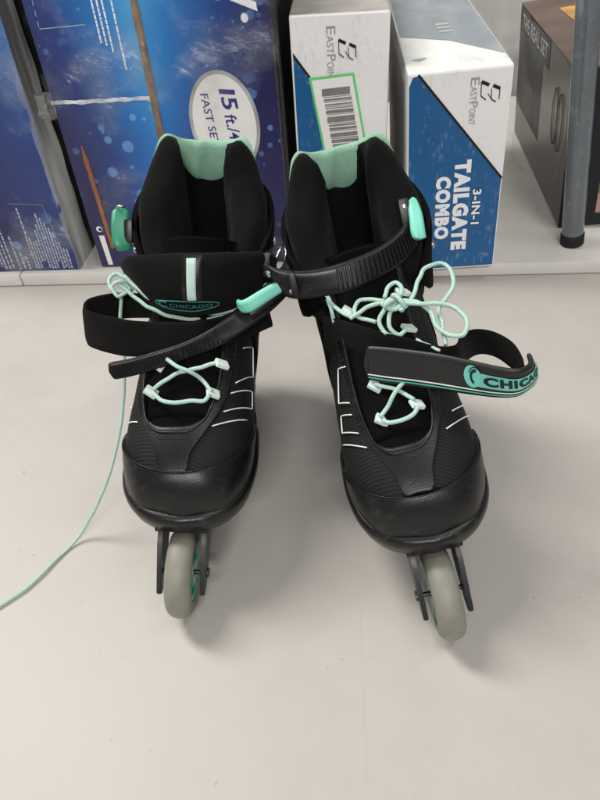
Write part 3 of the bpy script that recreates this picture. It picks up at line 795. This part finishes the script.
    mb = MB(); mb.grid(P, closeu=True); so = mb.build('sole', M['toe'], root, smooth=True)
    for sd in (1, -1):
        for k in range(5):
            mb = MB()
            i = 14+k*4; p = loop[i]; q = loop[i+3]
            a = Vector((p.x, p.y*sd, 0)); b = Vector((q.x, q.y*sd, 0)); c = (a+b)/2; n = Vector((0, sd, 0)); ang = math.atan2(b.y-a.y, b.x-a.x)
            mb.box((c.x*1.02, c.y*1.045, .0905), (.011, .0022, .0032), Matrix.Rotation(ang, 3, 'Z'), bev=.0005)
            shade_auto(mb.build('sole_vent', M['rail'], so))
    # frame
    fr = MB(); fr.box((-.022, 0, .0790), (.262, .0440, .0040), bev=.0012)
    for x in (.080, -.080): fr.box((x, 0, .0740), (.036, .030, .0070), bev=.001)
    frame = fr.build('frame', M['rail'], root); shade_auto(frame)
    rail(frame, 1); rail(frame, -1)
    for x in (.12, .04, -.04, -.12):
        wheel(root, x)
        mb = MB(); lathe(mb, [(-.0216, 0.0001), (-.0216, .0030), (-.0210, .0042), (-.0200, .0042), (-.0200, .0020), (.0200, .0020), (.0200, .0042), (.0210, .0042), (.0216, .0030), (.0216, .0001)], (x, 0, .038), 20)
        shade_auto(mb.build('axle_bolt', M['bolt'], root))
    # white stripes
    if m > 0: st = [[(5.35, .90), (5.9, 1.28), (5.15, 1.30), (4.35, .74)], [(4.05, .66), (4.7, 1.26), (4.25, 1.26), (3.55, .56)], [(3.12, .40), (3.8, 1.12)], [(4.08, -1.22), (3.92, -1.05)], [(3.62, -1.16), (3.33, -.76)]]
    else: st = [[(5.15, -.66), (5.3, -.84), (4.68, -1.0), (4.4, -.73)], [(4.17, -.76), (4.45, -1.05), (4.13, -1.12), (3.7, -.71)], [(3.93, -1.2), (3.3, -.63)], [(3.7, .68), (4.2, 1.2)], [(3.25, .49), (4.0, 1.26)]]
    for pl in st:
        mb = MB(); on_boot_tube(mb, pl, .00055, .0029 if abs(pl[0][1]) > .7 or m > 0 else .0042); mb.build('reflective_stripe', M['white'], root, smooth=True)
    liner(root); heel_lining(root, m*3.0); cuff(root)
    # cavity floor
    mb = MB(); pts = [(-.105+.058*math.cos(k*PI/16), .046*math.sin(k*PI/16), .150) for k in range(32)]
    mb.add(pts, [tuple(range(32))]); mb.build('insole', M['dark'], root)
    return root
skL = skate('inline_skate', (-.1405, .420, 0), 0, -5.5, 1, 'black inline skate on the left, its hook strap curling open and its lace untied')
skR = skate('inline_skate', (.0640, .399, 0), 8, 8, -1, 'black inline skate on the right, lace tied in a bow, lettered strap hanging out')

def ribbon(top, bot, th, sub=14, wn=10, crown=0.0):
    """strap between two edge curves; returns grid points and a surface function F(t, w, off)"""
    T = [Vector(p) for p in top]; B = [Vector(p) for p in bot]; n = len(T)-1
    def F(t, w, off):
        t = max(0, min(1, t)); a = cr(T, t*n); b = cr(B, t*n)
        e = .004; a1 = (cr(T, min(n, t*n+e*n))+cr(B, min(n, t*n+e*n)))*.5; a0 = (cr(T, max(0, t*n-e*n))+cr(B, max(0, t*n-e*n)))*.5
        nn = (a1-a0).cross(a-b).normalized()
        return a.lerp(b, w)+nn*(off+crown*(1-(2*w-1)**2))
    return F
def ribbon_mesh(F, th, nt=90, nw=8, round_ends=(0, 0), name='strap', m=None, parent=None, wobble=0.0, w0=0, w1=1, t0=0, t1=1):
    P = []
    for i in range(nt+1):
        q = i/nt; t = lerp(t0, t1, q); row = []
        k = 1
        if round_ends[0] and q < round_ends[0]: k = math.sqrt(max(0.02, 1-(1-q/round_ends[0])**2.6))
        if round_ends[1] and 1-q < round_ends[1]: k = math.sqrt(max(0.02, 1-(1-(1-q)/round_ends[1])**2.6))
        for side in (1, -1):
            for j in range(nw+1):
                w = j/nw if side > 0 else 1-j/nw
                ww = lerp(w0, w1, .5+(w-.5)*k); ed = min(w, 1-w)*nw
                o = side*th/2*(.35 if ed < .5 else (.9 if ed < 1.5 else 1))
                p = F(t, ww, o)
                if wobble: p += Vector((noise.noise(p*45), noise.noise(p*45+Vector((9, 0, 0))), noise.noise(p*45+Vector((0, 9, 0)))))*wobble
                row.append(p)
        P.append(row)
    mb = MB(); mb.grid(P, closev=True, cap=True); return mb.build(name, m, parent, smooth=True)
M['lace'] = None
def lace_mat():
    m, n, b = nt('mint_round_lace'); b.inputs['Roughness'].default_value = .85; b.inputs['Specular IOR Level'].default_value = .2
    t = tex(n, 'ShaderNodeTexVoronoi', 1100); r = ramp(n, t.outputs['Distance'], [(.0, (.48, .67, .59)), (.8, (.38, .56, .49))])
    n.links.new(r.outputs[0], b.inputs['Base Color']); bump(n, b, t.outputs['Distance'], .8, .0006); return m
M['lace'] = lace_mat()
def lace(name, pts, parent, r=.0017, n=10, seed=0, jit=.0012):
    path = smooth_path(pts, n)
    path = [p+Vector((noise.noise(p*90+Vector((seed, 0, 0))), noise.noise(p*90+Vector((0, seed, 5))), noise.noise(p*90+Vector((3, 0, seed)))))*jit for p in path]
    mb = MB(); mb.tube(path, r, 9); return mb.build(name, M['lace'], parent, smooth=True)
def tabs(root, lst, sz=(.011, .0085, .0035)):
    for p, a in lst:
        mb = MB(); mb.box((0, 0, 0), sz, bev=.0011)
        o = mb.build('eyelet_loop', M['loop'], root); shade_auto(o, 60); o.location = p; o.rotation_euler = (0, R(32), R(a))
def rivet(root, p, r=.0035, nrm=(0, 1, 0)):
    mb = MB(); d = Vector(nrm).normalized(); p = Vector(p)
    mb.tube([p, p+d*.0012, p+d*.0020, p+d*.0024], r, 18, taper=[1, 1, .75, .2]); shade_auto(mb.build('rivet', M['steel'], root))
def letter_map(mb, body, F, t0, t1, w0, w1, off, bold):
    V, Fc = text2d(body, bold)
    mb.add([F(lerp(t0, t1, p), lerp(w1, w0, q), off) for p, q in V], Fc)

for sk in (skL, skR):
    for sd in (1, -1):
        for (a, z) in ((.56, .222), (.74, .226)):
            th = PI+sd*a*R(146); g_ = .0050
            rivet(sk, (-.108+.10*(z-.2)+math.cos(th)*(.066+g_), math.sin(th)*(.0565+g_), z), .0036, (math.cos(th)*.9, math.sin(th), 0))
    # padded tongue lying in the opening
    po = -.13 if sk is skL else -.10
    patch(lambda u, v: (lerp(3.3, 9.3, u), po*.5+lerp(-.52, .52, v)), 30, 14, .0012, .002).build('tongue', M['dark'], sk, smooth=True)

# black buckle arms on the inner sides of both cuffs
for sk, sd, ps in ((skL, 1, [(-.050, .0600, .236), (-.070, .0625, .228)]), (skR, -1, [(-.052, -.0600, .240), (-.074, -.0630, .232)])):
    for q, (x, y, z) in enumerate(ps):
        mb = MB(); mb.box((x, y, z), (.034, .0055, .020), Matrix.Rotation(R(-26+10*q), 3, 'Y'), bev=.002); arm = mb.build('buckle_arm', M['plastic'], sk); shade_auto(arm)
        mb = MB(); mb.tube([(x+.008, y+sd*.0026, z-.002), (x+.008, y+sd*.0046, z-.002)], .0026, 14, taper=[1, .6]); shade_auto(mb.build('rivet', M['steel'], arm))
mb = MB(); mb.tube([(-0.0463, 0.0655, 0.2400), (-0.0524, 0.0693, 0.2460), (-0.0604, 0.0721, 0.2500), (-0.0564, 0.0749, 0.2440), (-0.0504, 0.0736, 0.2380)], .0013, 8); mb.build('wire_bail', M['steel'], skL, smooth=True)

# ---- left skate: tongue top folded forward
P = []; N = 44; K = 16
def flap(u, v):
    x = -.029-.018*abs(u)**2.2+.008*math.sin(PI*v)*(1-u*u); y = .0655*u+.003
    zt = .2550-.010*u*u+.005*u-.007*abs(u)**9; dep = .053*math.sqrt(max(.14, 1-abs(u)**3.2))
    return Vector((x+.010*v*(1-abs(u)), y*(1-.10*v), zt-dep*v))
for i in range(N+1):
    u = -1+2*i/N; row = []
    ring = [(v, .5) for v in [j/K for j in range(K+1)]]+[(v, -.5) for v in [1-j/K for j in range(K+1)]]
    th = .011*math.sqrt(max(.15, 1-abs(u)**5))
    for v, sd in ring:
        p = flap(u, v); e = min(v, 1-v)*K; k = .30 if e < .5 else (.75 if e < 1.5 else (.95 if e < 2.5 else 1))
        p += Vector((1, u*.5, .25)).normalized()*th*sd*k; p += Vector((0, 0, 1))*.0008*noise.noise(p*60); row.append(p)
    P.append(row)
mb = MB(); mb.grid(P, closev=True, cap=True); fp = mb.build('tongue_top', M['fabric'], skL, smooth=True)
def onflap(u, v, off): return flap(u, v)+Vector((1, u*.5, .25)).normalized()*(.0055+off)
def flap_patch(name, u0, u1, v0, v1, m, off=.0012, nu=8, nv=14, oval=False):
    Pp = []
    for i in range(nu+1):
        Pp.append([onflap(lerp(u0, u1, i/nu), lerp(v0, v1, j/nv), off if 0 < i < nu and 0 < j < nv else off-.0012) for j in range(nv+1)])
    mm = MB(); mm.grid(Pp); return mm.build(name, m, fp, smooth=True)
M['dull_teal'] = mat('dull_teal_print', (.035, .17, .15), .7, .2)
flap_patch('pull_tab', -.135, .115, .0, .66, M['leather'], .0012)
flap_patch('webbing_stripe', -.065, .045, .03, .62, M['webbing'], .0026)
mb = MB(); mb.tube([onflap(-.10+.42*math.cos(a), .74+.095*math.sin(a), .0010) for a in [k*2*PI/48 for k in range(49)]], .0005, 6); mb.build('logo_outline', M['dull_teal'], fp, smooth=True)
mb = MB(); V, F_ = text2d('CHICAGO', .01); mb.add([onflap(lerp(-.32, .24, p), lerp(.775, .705, q), .0012) for p, q in V], F_); mb.build('logo_text', M['dull_teal'], fp)
mb = MB(); mb.tube([onflap(-.40+.055*math.cos(a), .74+.06*math.sin(a), .0012) for a in [R(50)+k*R(270)/24 for k in range(25)]], .0009, 6); mb.build('logo_ring', M['dull_teal'], fp, smooth=True)
# laces slung under it, coiled at the side, then hanging to the floor
lace('lace', [(-0.0314, -0.0625, 0.2220), (-0.0267, -0.0494, 0.2140), (-0.0192, -0.0339, 0.2060), (-0.0178, -0.0127, 0.2000), (-0.0215, 0.0176, 0.1990), (-0.0307, 0.0421, 0.2030), (-0.0442, 0.0581, 0.2120)], skL, seed=1)
lace('lace', [(-0.0376, -0.0584, 0.2260), (-0.0300, -0.0447, 0.2170), (-0.0239, -0.0295, 0.2090), (-0.0226, -0.0074, 0.2030), (-0.0249, 0.0233, 0.2030), (-0.0356, 0.0459, 0.2070), (-0.0506, 0.0602, 0.2160)], skL, seed=2)
lace('lace_coil', [(-0.0442, -0.0591, 0.2200), (-0.0466, -0.0678, 0.2220), (-0.0385, -0.0720, 0.2200), (-0.0313, -0.0676, 0.2160), (-0.0338, -0.0571, 0.2120), (-0.0386, -0.0526, 0.2160), (-0.0329, -0.0601, 0.2240), (-0.0280, -0.0666, 0.2220), (-0.0227, -0.0614, 0.2160), (-0.0323, -0.0545, 0.2160), (-0.0348, -0.0583, 0.2220)], skL, r=.0015, seed=3)
lace('hanging_lace', [(-0.0349, -0.0613, 0.2140), (-0.0260, -0.0641, 0.1907), (-0.0250, -0.0630, 0.1798), (-0.0200, -0.0641, 0.1596), (-0.0050, -0.0647, 0.1344), (0.0150, -0.0678, 0.1040), (0.0350, -0.0782, 0.0658), (0.0480, -0.0938, 0.0301), (0.0560, -0.1101, 0.0014), (0.0680, -0.1212, -0.0089), (0.0840, -0.1312, -0.0098), (0.1110, -0.1471, -0.0114), (0.1370, -0.1740, -0.0139), (0.1700, -0.2108, -0.0175)], skL, r=.0015, seed=4, jit=.0003)
# hook strap standing off the instep in a loop
F = ribbon([(-0.0337, 0.0006, 0.2080), (-0.0389, -0.0308, 0.2080), (-0.0395, -0.0633, 0.2080), (-0.0316, -0.0867, 0.2080), (-0.0179, -0.0896, 0.2080), (-0.0086, -0.0788, 0.2080), (-0.0020, -0.0529, 0.2080), (-0.0000, -0.0234, 0.2080), (-0.0051, 0.0081, 0.2080), (-0.0231, 0.0387, 0.2080), (-0.0412, 0.0591, 0.2080)],
           [(-0.0298, -0.0022, 0.1880), (-0.0391, -0.0354, 0.1840), (-0.0397, -0.0656, 0.1820), (-0.0290, -0.0869, 0.1800), (-0.0072, -0.0889, 0.1790), (0.0030, -0.0784, 0.1800), (0.0118, -0.0522, 0.1810), (0.0150, -0.0248, 0.1850), (0.0112, 0.0091, 0.1900), (-0.0102, 0.0444, 0.1880), (-0.0343, 0.0647, 0.1840)], .003)
ribbon_mesh(F, .0034, 120, 8, name='hook_strap', m=M['felt'], parent=skL, wobble=.0009)
# ratchet strap with teeth, free end hanging to the outer side
F = ribbon([(0.0339, -0.0612, 0.1910), (0.0291, -0.0449, 0.1920), (0.0229, -0.0286, 0.1940), (0.0132, -0.0020, 0.1990), (-0.0005, 0.0207, 0.2060), (-0.0217, 0.0416, 0.2150), (-0.0394, 0.0627, 0.2270), (-0.0573, 0.0733, 0.2340), (-0.0793, 0.0757, 0.2380)],
           [(0.0390, -0.0574, 0.1780), (0.0343, -0.0425, 0.1790), (0.0281, -0.0260, 0.1810), (0.0171, 0.0016, 0.1860), (0.0073, 0.0266, 0.1930), (-0.0068, 0.0500, 0.2030), (-0.0255, 0.0718, 0.2140), (-0.0460, 0.0842, 0.2220), (-0.0687, 0.0850, 0.2280)], .003)
rs = ribbon_mesh(F, .0030, 110, 8, (.03, 0), name='ratchet_strap', m=M['plastic'], parent=skL)
mb = MB()
for k in range(30):
    t = .018+k*.0165
    mb.grid([[F(t+dt, w_, o) for dt, o in ((-.0060, .0014), (-.0034, .0027), (.0034, .0027), (.0060, .0014))] for w_ in (.13, .16, .5, .84, .87)])
mb.build('teeth', M['plastic'], rs, smooth=False)
# mint buckle lever on that strap
F2 = ribbon([(-0.0136, 0.0370, 0.2240), (-0.0080, 0.0432, 0.2270), (-0.0142, 0.0579, 0.2340), (-0.0221, 0.0765, 0.2420)],
            [(-0.0074, 0.0429, 0.2150), (-0.0050, 0.0512, 0.2190), (-0.0112, 0.0644, 0.2260), (-0.0189, 0.0800, 0.2340)], .004)
bk = ribbon_mesh(F2, .0050, 40, 8, (.10, .06), name='buckle_lever', m=M['mint'], parent=skL)
F3 = ribbon([(-0.0184, 0.0395, 0.2190), (-0.0250, 0.0571, 0.2290), (-0.0423, 0.0707, 0.2370)], [(-0.0082, 0.0508, 0.2080), (-0.0193, 0.0688, 0.2180), (-0.0349, 0.0844, 0.2270)], .004)
ribbon_mesh(F3, .0080, 30, 8, name='buckle', m=M['plastic'], parent=skL)
# green lever of the cuff buckle on the outer side
F4 = ribbon([(-0.0983, -0.0783, 0.2560), (-0.0847, -0.0773, 0.2470), (-0.0736, -0.0747, 0.2360), (-0.0710, -0.0700, 0.2290)], [(-0.1019, -0.0638, 0.2540), (-0.0899, -0.0624, 0.2450), (-0.0801, -0.0606, 0.2360), (-0.0771, -0.0601, 0.2290)], .004)
g = ribbon_mesh(F4, .0060, 40, 8, (.12, .05), name='cuff_lever', m=M['green'], parent=skL)
mb = MB(); mb.tube([(-0.0944, -0.0734, 0.2590), (-0.0945, -0.0698, 0.2600), (-0.0951, -0.0658, 0.2590)], .0012, 8); mb.build('lever_hinge', M['steel'], g, smooth=True)
mb = MB(); mb.box((-0.0945, -0.0621, 0.2360), (.034, .007, .020), Matrix.Rotation(R(-30), 3, 'Y'), bev=.002); shade_auto(mb.build('buckle_base', M['plastic'], skL))
# lower lacing
tabs(skL, [((0.0395, -0.0278, 0.1675), 78), ((0.0393, 0.0220, 0.1690), 100), ((0.0230, 0.0281, 0.1860), 108)])
tabs(skL, [((0.0228, -0.0237, 0.1820), 75)])
lace('lace', [(0.0422, -0.0253, 0.1700), (0.0490, -0.0186, 0.1690), (0.0519, -0.0086, 0.1690), (0.0510, 0.0039, 0.1700), (0.0503, 0.0156, 0.1700), (0.0440, 0.0203, 0.1710)], skL, seed=5)
lace('lace', [(0.0398, -0.0258, 0.1700), (0.0339, -0.0159, 0.1760), (0.0278, -0.0028, 0.1810), (0.0267, 0.0110, 0.1850), (0.0230, 0.0266, 0.1880)], skL, seed=6)
lace('lace', [(0.0403, 0.0215, 0.1720), (0.0320, 0.0127, 0.1760), (0.0324, 0.0008, 0.1860), (0.0268, -0.0111, 0.1880), (0.0186, -0.0222, 0.1880)], skL, seed=7)

# ---- right skate: cuff strap
F = ribbon([(-0.0574, -0.0801, 0.2620), (-0.0556, -0.0707, 0.2550), (-0.0526, -0.0560, 0.2500), (-0.0512, -0.0357, 0.2480), (-0.0521, -0.0114, 0.2490), (-0.0586, 0.0141, 0.2510), (-0.0698, 0.0330, 0.2550), (-0.0845, 0.0453, 0.2620)],
           [(-0.0674, -0.0792, 0.2360), (-0.0513, -0.0698, 0.2320), (-0.0464, -0.0580, 0.2280), (-0.0420, -0.0374, 0.2280), (-0.0410, -0.0115, 0.2290), (-0.0495, 0.0163, 0.2310), (-0.0630, 0.0376, 0.2340), (-0.0817, 0.0527, 0.2400)], .003)
rivet(skR, F(.06, .30, .0020), .0034, F(.06, .3, .01)-F(.06, .3, 0))
cs = ribbon_mesh(F, .0044, 90, 8, (.05, 0), name='cuff_strap', m=M['plastic'], parent=skR)
mb = MB()
for k in range(20):
    t = .50+k*.0205
    mb.grid([[F(t+dt, w_, o) for dt, o in ((-.0078, .0021), (-.0046, .0034), (.0046, .0034), (.0078, .0021))] for w_ in (.13, .16, .5, .84, .87)])
mb.build('teeth', M['plastic'], cs, smooth=False)
F2 = ribbon([(-0.0880, 0.0426, 0.2680), (-0.0746, 0.0404, 0.2620), (-0.0623, 0.0383, 0.2540), (-0.0580, 0.0392, 0.2490)], [(-0.0899, 0.0502, 0.2660), (-0.0749, 0.0508, 0.2600), (-0.0624, 0.0493, 0.2510), (-0.0586, 0.0488, 0.2470)], .004)
g = ribbon_mesh(F2, .0060, 40, 8, (.12, .12), name='cuff_lever', m=M['mint'], parent=skR)
mb = MB(); mb.box((-0.0938, 0.0385, 0.2540), (.036, .008, .022), Matrix.Rotation(R(-30), 3, 'Y'), bev=.002); shade_auto(mb.build('buckle_base', M['plastic'], skR))
rivet(skR, (-0.0829, 0.0396, 0.2660), .0035, (.5, .5, .6))

# ---- right skate: hook strap and its leather end with the maker's mark
ftop = [(-0.0476, -0.0430, 0.2060), (-0.0269, -0.0272, 0.2110), (-0.0061, -0.0092, 0.2130), (0.0124, 0.0119, 0.2120), (0.0271, 0.0312, 0.2100), (0.0296, 0.0443, 0.2090), (0.0201, 0.0516, 0.2090), (0.0168, 0.0623, 0.2090), (0.0237, 0.0733, 0.2090), (0.0378, 0.0815, 0.2080), (0.0524, 0.0833, 0.2070), (0.0604, 0.0810, 0.2060), (0.0637, 0.0750, 0.2060)]
fbot = [(-0.0380, -0.0464, 0.1760), (-0.0184, -0.0294, 0.1800), (0.0004, -0.0096, 0.1830), (0.0186, 0.0132, 0.1830), (0.0316, 0.0328, 0.1820), (0.0306, 0.0467, 0.1810), (0.0184, 0.0565, 0.1820), (0.0160, 0.0666, 0.1830), (0.0233, 0.0764, 0.1830), (0.0379, 0.0834, 0.1820), (0.0517, 0.0864, 0.1810), (0.0596, 0.0835, 0.1800), (0.0617, 0.0770, 0.1800)]
F = ribbon(ftop, fbot, .003)
ribbon_mesh(F, .0030, 170, 8, name='hook_strap', m=M['felt'], parent=skR, wobble=.0005)
ltop = [(0.0056, -0.0184, 0.2080), (0.0137, -0.0038, 0.2090), (0.0242, 0.0141, 0.2090), (0.0356, 0.0317, 0.2090), (0.0474, 0.0483, 0.2080), (0.0586, 0.0636, 0.2070), (0.0649, 0.0753, 0.2060), (0.0634, 0.0834, 0.2050), (0.0589, 0.0879, 0.2045), (0.0500, 0.0898, 0.2050)]
lbot = [(0.0131, -0.0226, 0.1820), (0.0235, -0.0067, 0.1820), (0.0333, 0.0110, 0.1820), (0.0442, 0.0293, 0.1820), (0.0537, 0.0471, 0.1810), (0.0617, 0.0641, 0.1800), (0.0641, 0.0776, 0.1790), (0.0582, 0.0892, 0.1780), (0.0517, 0.0960, 0.1790), (0.0411, 0.0986, 0.1800)]
F = ribbon(ltop, lbot, .003)
M['strap_leather'] = mat('strap_leather', (.014, .014, .0135), .42, .45, 900, .3, .0004, .15)
le = ribbon_mesh(F, .0036, 120, 10, (.035, .02), name='strap_end', m=M['strap_leather'], parent=skR)
# stitching and printed lines
mb = MB()
for k in range(46):
    t = .03+k*.0178; mb.tube([F(t, .075, .0021), F(t+.010, .075, .0021)], .00038, 5)
for k in range(9):
    w_ = .12+k*.09; mb.tube([F(.022, w_, .0020), F(.022, w_+.05, .0020)], .00038, 5)
mb.build('stitching', M['black_print'], le, smooth=True)
for w_, m_, nm in ((.80, M['white'], 'white_line'), (.885, M['hub'], 'mint_line')):
    Pp = [[F(t, w_+d, .00225) for d in (-.018, .018)] for t in [.02+k*.9/70 for k in range(71)]]
    mm = MB(); mm.grid(Pp); mm.build(nm, m_, le, smooth=True)
# mark: a mint disc with a dark arc, then block letters running round the fold
M['mint_ink'] = mat('mint_ink', (.16, .56, .47), .5, .3, 300, .1, .0003, .06)
FL = .00235
def lf(t, w_, o): return F(t, w_, o)
mb = MB(); mb.grid([[lf(lerp(.462, .97, i/40), w_+.03*math.sin(i/40*3), FL) for w_ in (.26, .50, .68)] for i in range(41)]); mb.build('logo_band', M['mint_ink'], le, smooth=True)
mb = MB(); c0 = (.462, .40); n = 32
Pd = [[lf(c0[0]+rr*.034*math.cos(a), c0[1]+rr*.33*math.sin(a), FL+.0003) for rr in (0.02, .5, 1)] for a in [k*2*PI/n for k in range(n)]]
mb.grid(Pd, closeu=True); mb.build('logo_disc', M['mint_ink'], le, smooth=True)
mb = MB()
for rr, a0, a1, wd in ((.62, 110, 285, .16), (.95, 200, 330, .06)):
    Pa = [[lf(c0[0]+.012+(rr+d)*.028*math.cos(R(a)), c0[1]+(rr+d)*.30*math.sin(R(a)), FL+.0006) for d in (-wd, wd)] for a in range(a0, a1, 6)]
    mb.grid(Pa)
mb.build('logo_arc', M['black_print'], le, smooth=True)
mb = MB(); letter_map(mb, 'CHICAGO', F, .505, .965, .32, .62, FL+.0006, .05); mb.build('logo_text', M['black_print'], le)

# ---- right skate: lacing and bow
tabs(skR, [((0.0170, -0.0162, 0.1760), 62), ((0.0405, 0.0105, 0.1700), 100), ((0.0409, -0.0174, 0.1620), 70), ((-0.0337, -0.0231, 0.2140), 60), ((-0.0059, 0.0188, 0.2060), 110), ((-0.0286, 0.0212, 0.2240), 110)])
lace('lace', [(0.0180, -0.0161, 0.1790), (0.0242, -0.0087, 0.1790), (0.0299, 0.0007, 0.1770), (0.0397, 0.0088, 0.1740)], skR, seed=11)
lace('lace', [(0.0448, 0.0104, 0.1720), (0.0491, 0.0060, 0.1690), (0.0505, -0.0036, 0.1670), (0.0488, -0.0125, 0.1650), (0.0441, -0.0169, 0.1650)], skR, seed=12)
lace('lace', [(0.0415, -0.0177, 0.1670), (0.0367, -0.0109, 0.1700), (0.0335, -0.0056, 0.1770), (0.0298, 0.0012, 0.1820), (0.0275, 0.0082, 0.1860)], skR, seed=13)
lace('lace', [(-0.0705, -0.0395, 0.2220), (-0.0554, -0.0367, 0.2210), (-0.0407, -0.0334, 0.2190), (-0.0300, -0.0281, 0.2170), (-0.0245, -0.0213, 0.2150)], skR, seed=14)
lace('lace', [(-0.0570, -0.0369, 0.2140), (-0.0445, -0.0352, 0.2100), (-0.0359, -0.0356, 0.2060)], skR, seed=15)
K = (393, 304)
lace('bow', [(-0.0140, 0.0093, 0.2240), (-0.0073, 0.0154, 0.2240), (-0.0166, 0.0255, 0.2260), (-0.0313, 0.0340, 0.2280), (-0.0458, 0.0450, 0.2290), (-0.0500, 0.0565, 0.2280), (-0.0398, 0.0623, 0.2260), (-0.0236, 0.0590, 0.2240), (-0.0119, 0.0509, 0.2210), (-0.0047, 0.0426, 0.2180), (0.0086, 0.0409, 0.2130), (0.0238, 0.0392, 0.2060)], skR, seed=16)
lace('bow', [(-0.0149, 0.0066, 0.2260), (-0.0104, 0.0166, 0.2280), (-0.0027, 0.0283, 0.2280), (-0.0009, 0.0398, 0.2260), (0.0020, 0.0508, 0.2230), (0.0105, 0.0563, 0.2200), (0.0206, 0.0568, 0.2170), (0.0258, 0.0522, 0.2140), (0.0245, 0.0460, 0.2130), (0.0197, 0.0400, 0.2130), (0.0108, 0.0360, 0.2160), (0.0003, 0.0346, 0.2210), (-0.0067, 0.0292, 0.2260), (-0.0104, 0.0197, 0.2290), (-0.0097, 0.0118, 0.2280)], skR, seed=17)
lace('bow', [(-0.0156, 0.0114, 0.2260), (-0.0253, 0.0023, 0.2240), (-0.0339, -0.0074, 0.2220), (-0.0343, -0.0148, 0.2200), (-0.0276, -0.0189, 0.2170), (-0.0202, -0.0143, 0.2140), (-0.0136, -0.0046, 0.2130)], skR, seed=18)
lace('lace', [(-0.0239, -0.0232, 0.2140), (-0.0224, -0.0165, 0.2180), (-0.0227, -0.0079, 0.2220), (-0.0187, 0.0011, 0.2250), (-0.0112, 0.0089, 0.2260)], skR, seed=19)
lace('lace', [(-0.0165, 0.0087, 0.2280), (-0.0113, 0.0025, 0.2240), (-0.0058, -0.0025, 0.2180), (0.0011, -0.0008, 0.2120), (0.0062, 0.0062, 0.2090)], skR, seed=20)
lace('lace', [(-0.0103, 0.0104, 0.2280), (-0.0038, 0.0046, 0.2230), (0.0020, 0.0041, 0.2160), (0.0063, 0.0095, 0.2110), (0.0021, 0.0151, 0.2110)], skR, seed=21)
lace('lace', [(-0.0206, 0.0057, 0.2280), (-0.0298, 0.0103, 0.2300), (-0.0341, 0.0168, 0.2310), (-0.0271, 0.0198, 0.2300), (-0.0186, 0.0169, 0.2280)], skR, seed=22)
def knot(root, c, ax, r1, r2, tw, seed):
    c = Vector(c); A = Vector(ax[0]).normalized(); B = Vector(ax[1]).normalized(); N_ = A.cross(B)
    pts = [c+A*r1*math.cos(t)+B*r2*math.sin(t)+N_*tw*(t/(2*PI)-.5) for t in [q*2*PI/9 for q in range(10)]]
    return lace('knot', pts, root, r=.0019, n=6, seed=seed, jit=.0012)
kc = Vector((-0.0075, 0.0100, 0.2300))
knot(skR, kc, ((.2, 1, .1), (1, 0, -.6)), .0062, .0046, .003, 23)
knot(skR, kc+Vector((.001, .003, .001)), ((1, .5, -.3), (0, -.2, 1)), .0060, .0050, .004, 24)
knot(skR, kc+Vector((-.002, -.003, .0)), ((.4, -1, .2), (.2, .2, 1)), .0055, .0042, .004, 25)
lace('lace_tip', [(0.0103, 0.0203, 0.2060), (0.0221, 0.0265, 0.2085), (0.0318, 0.0328, 0.2095)], skR, r=.0012, seed=24)
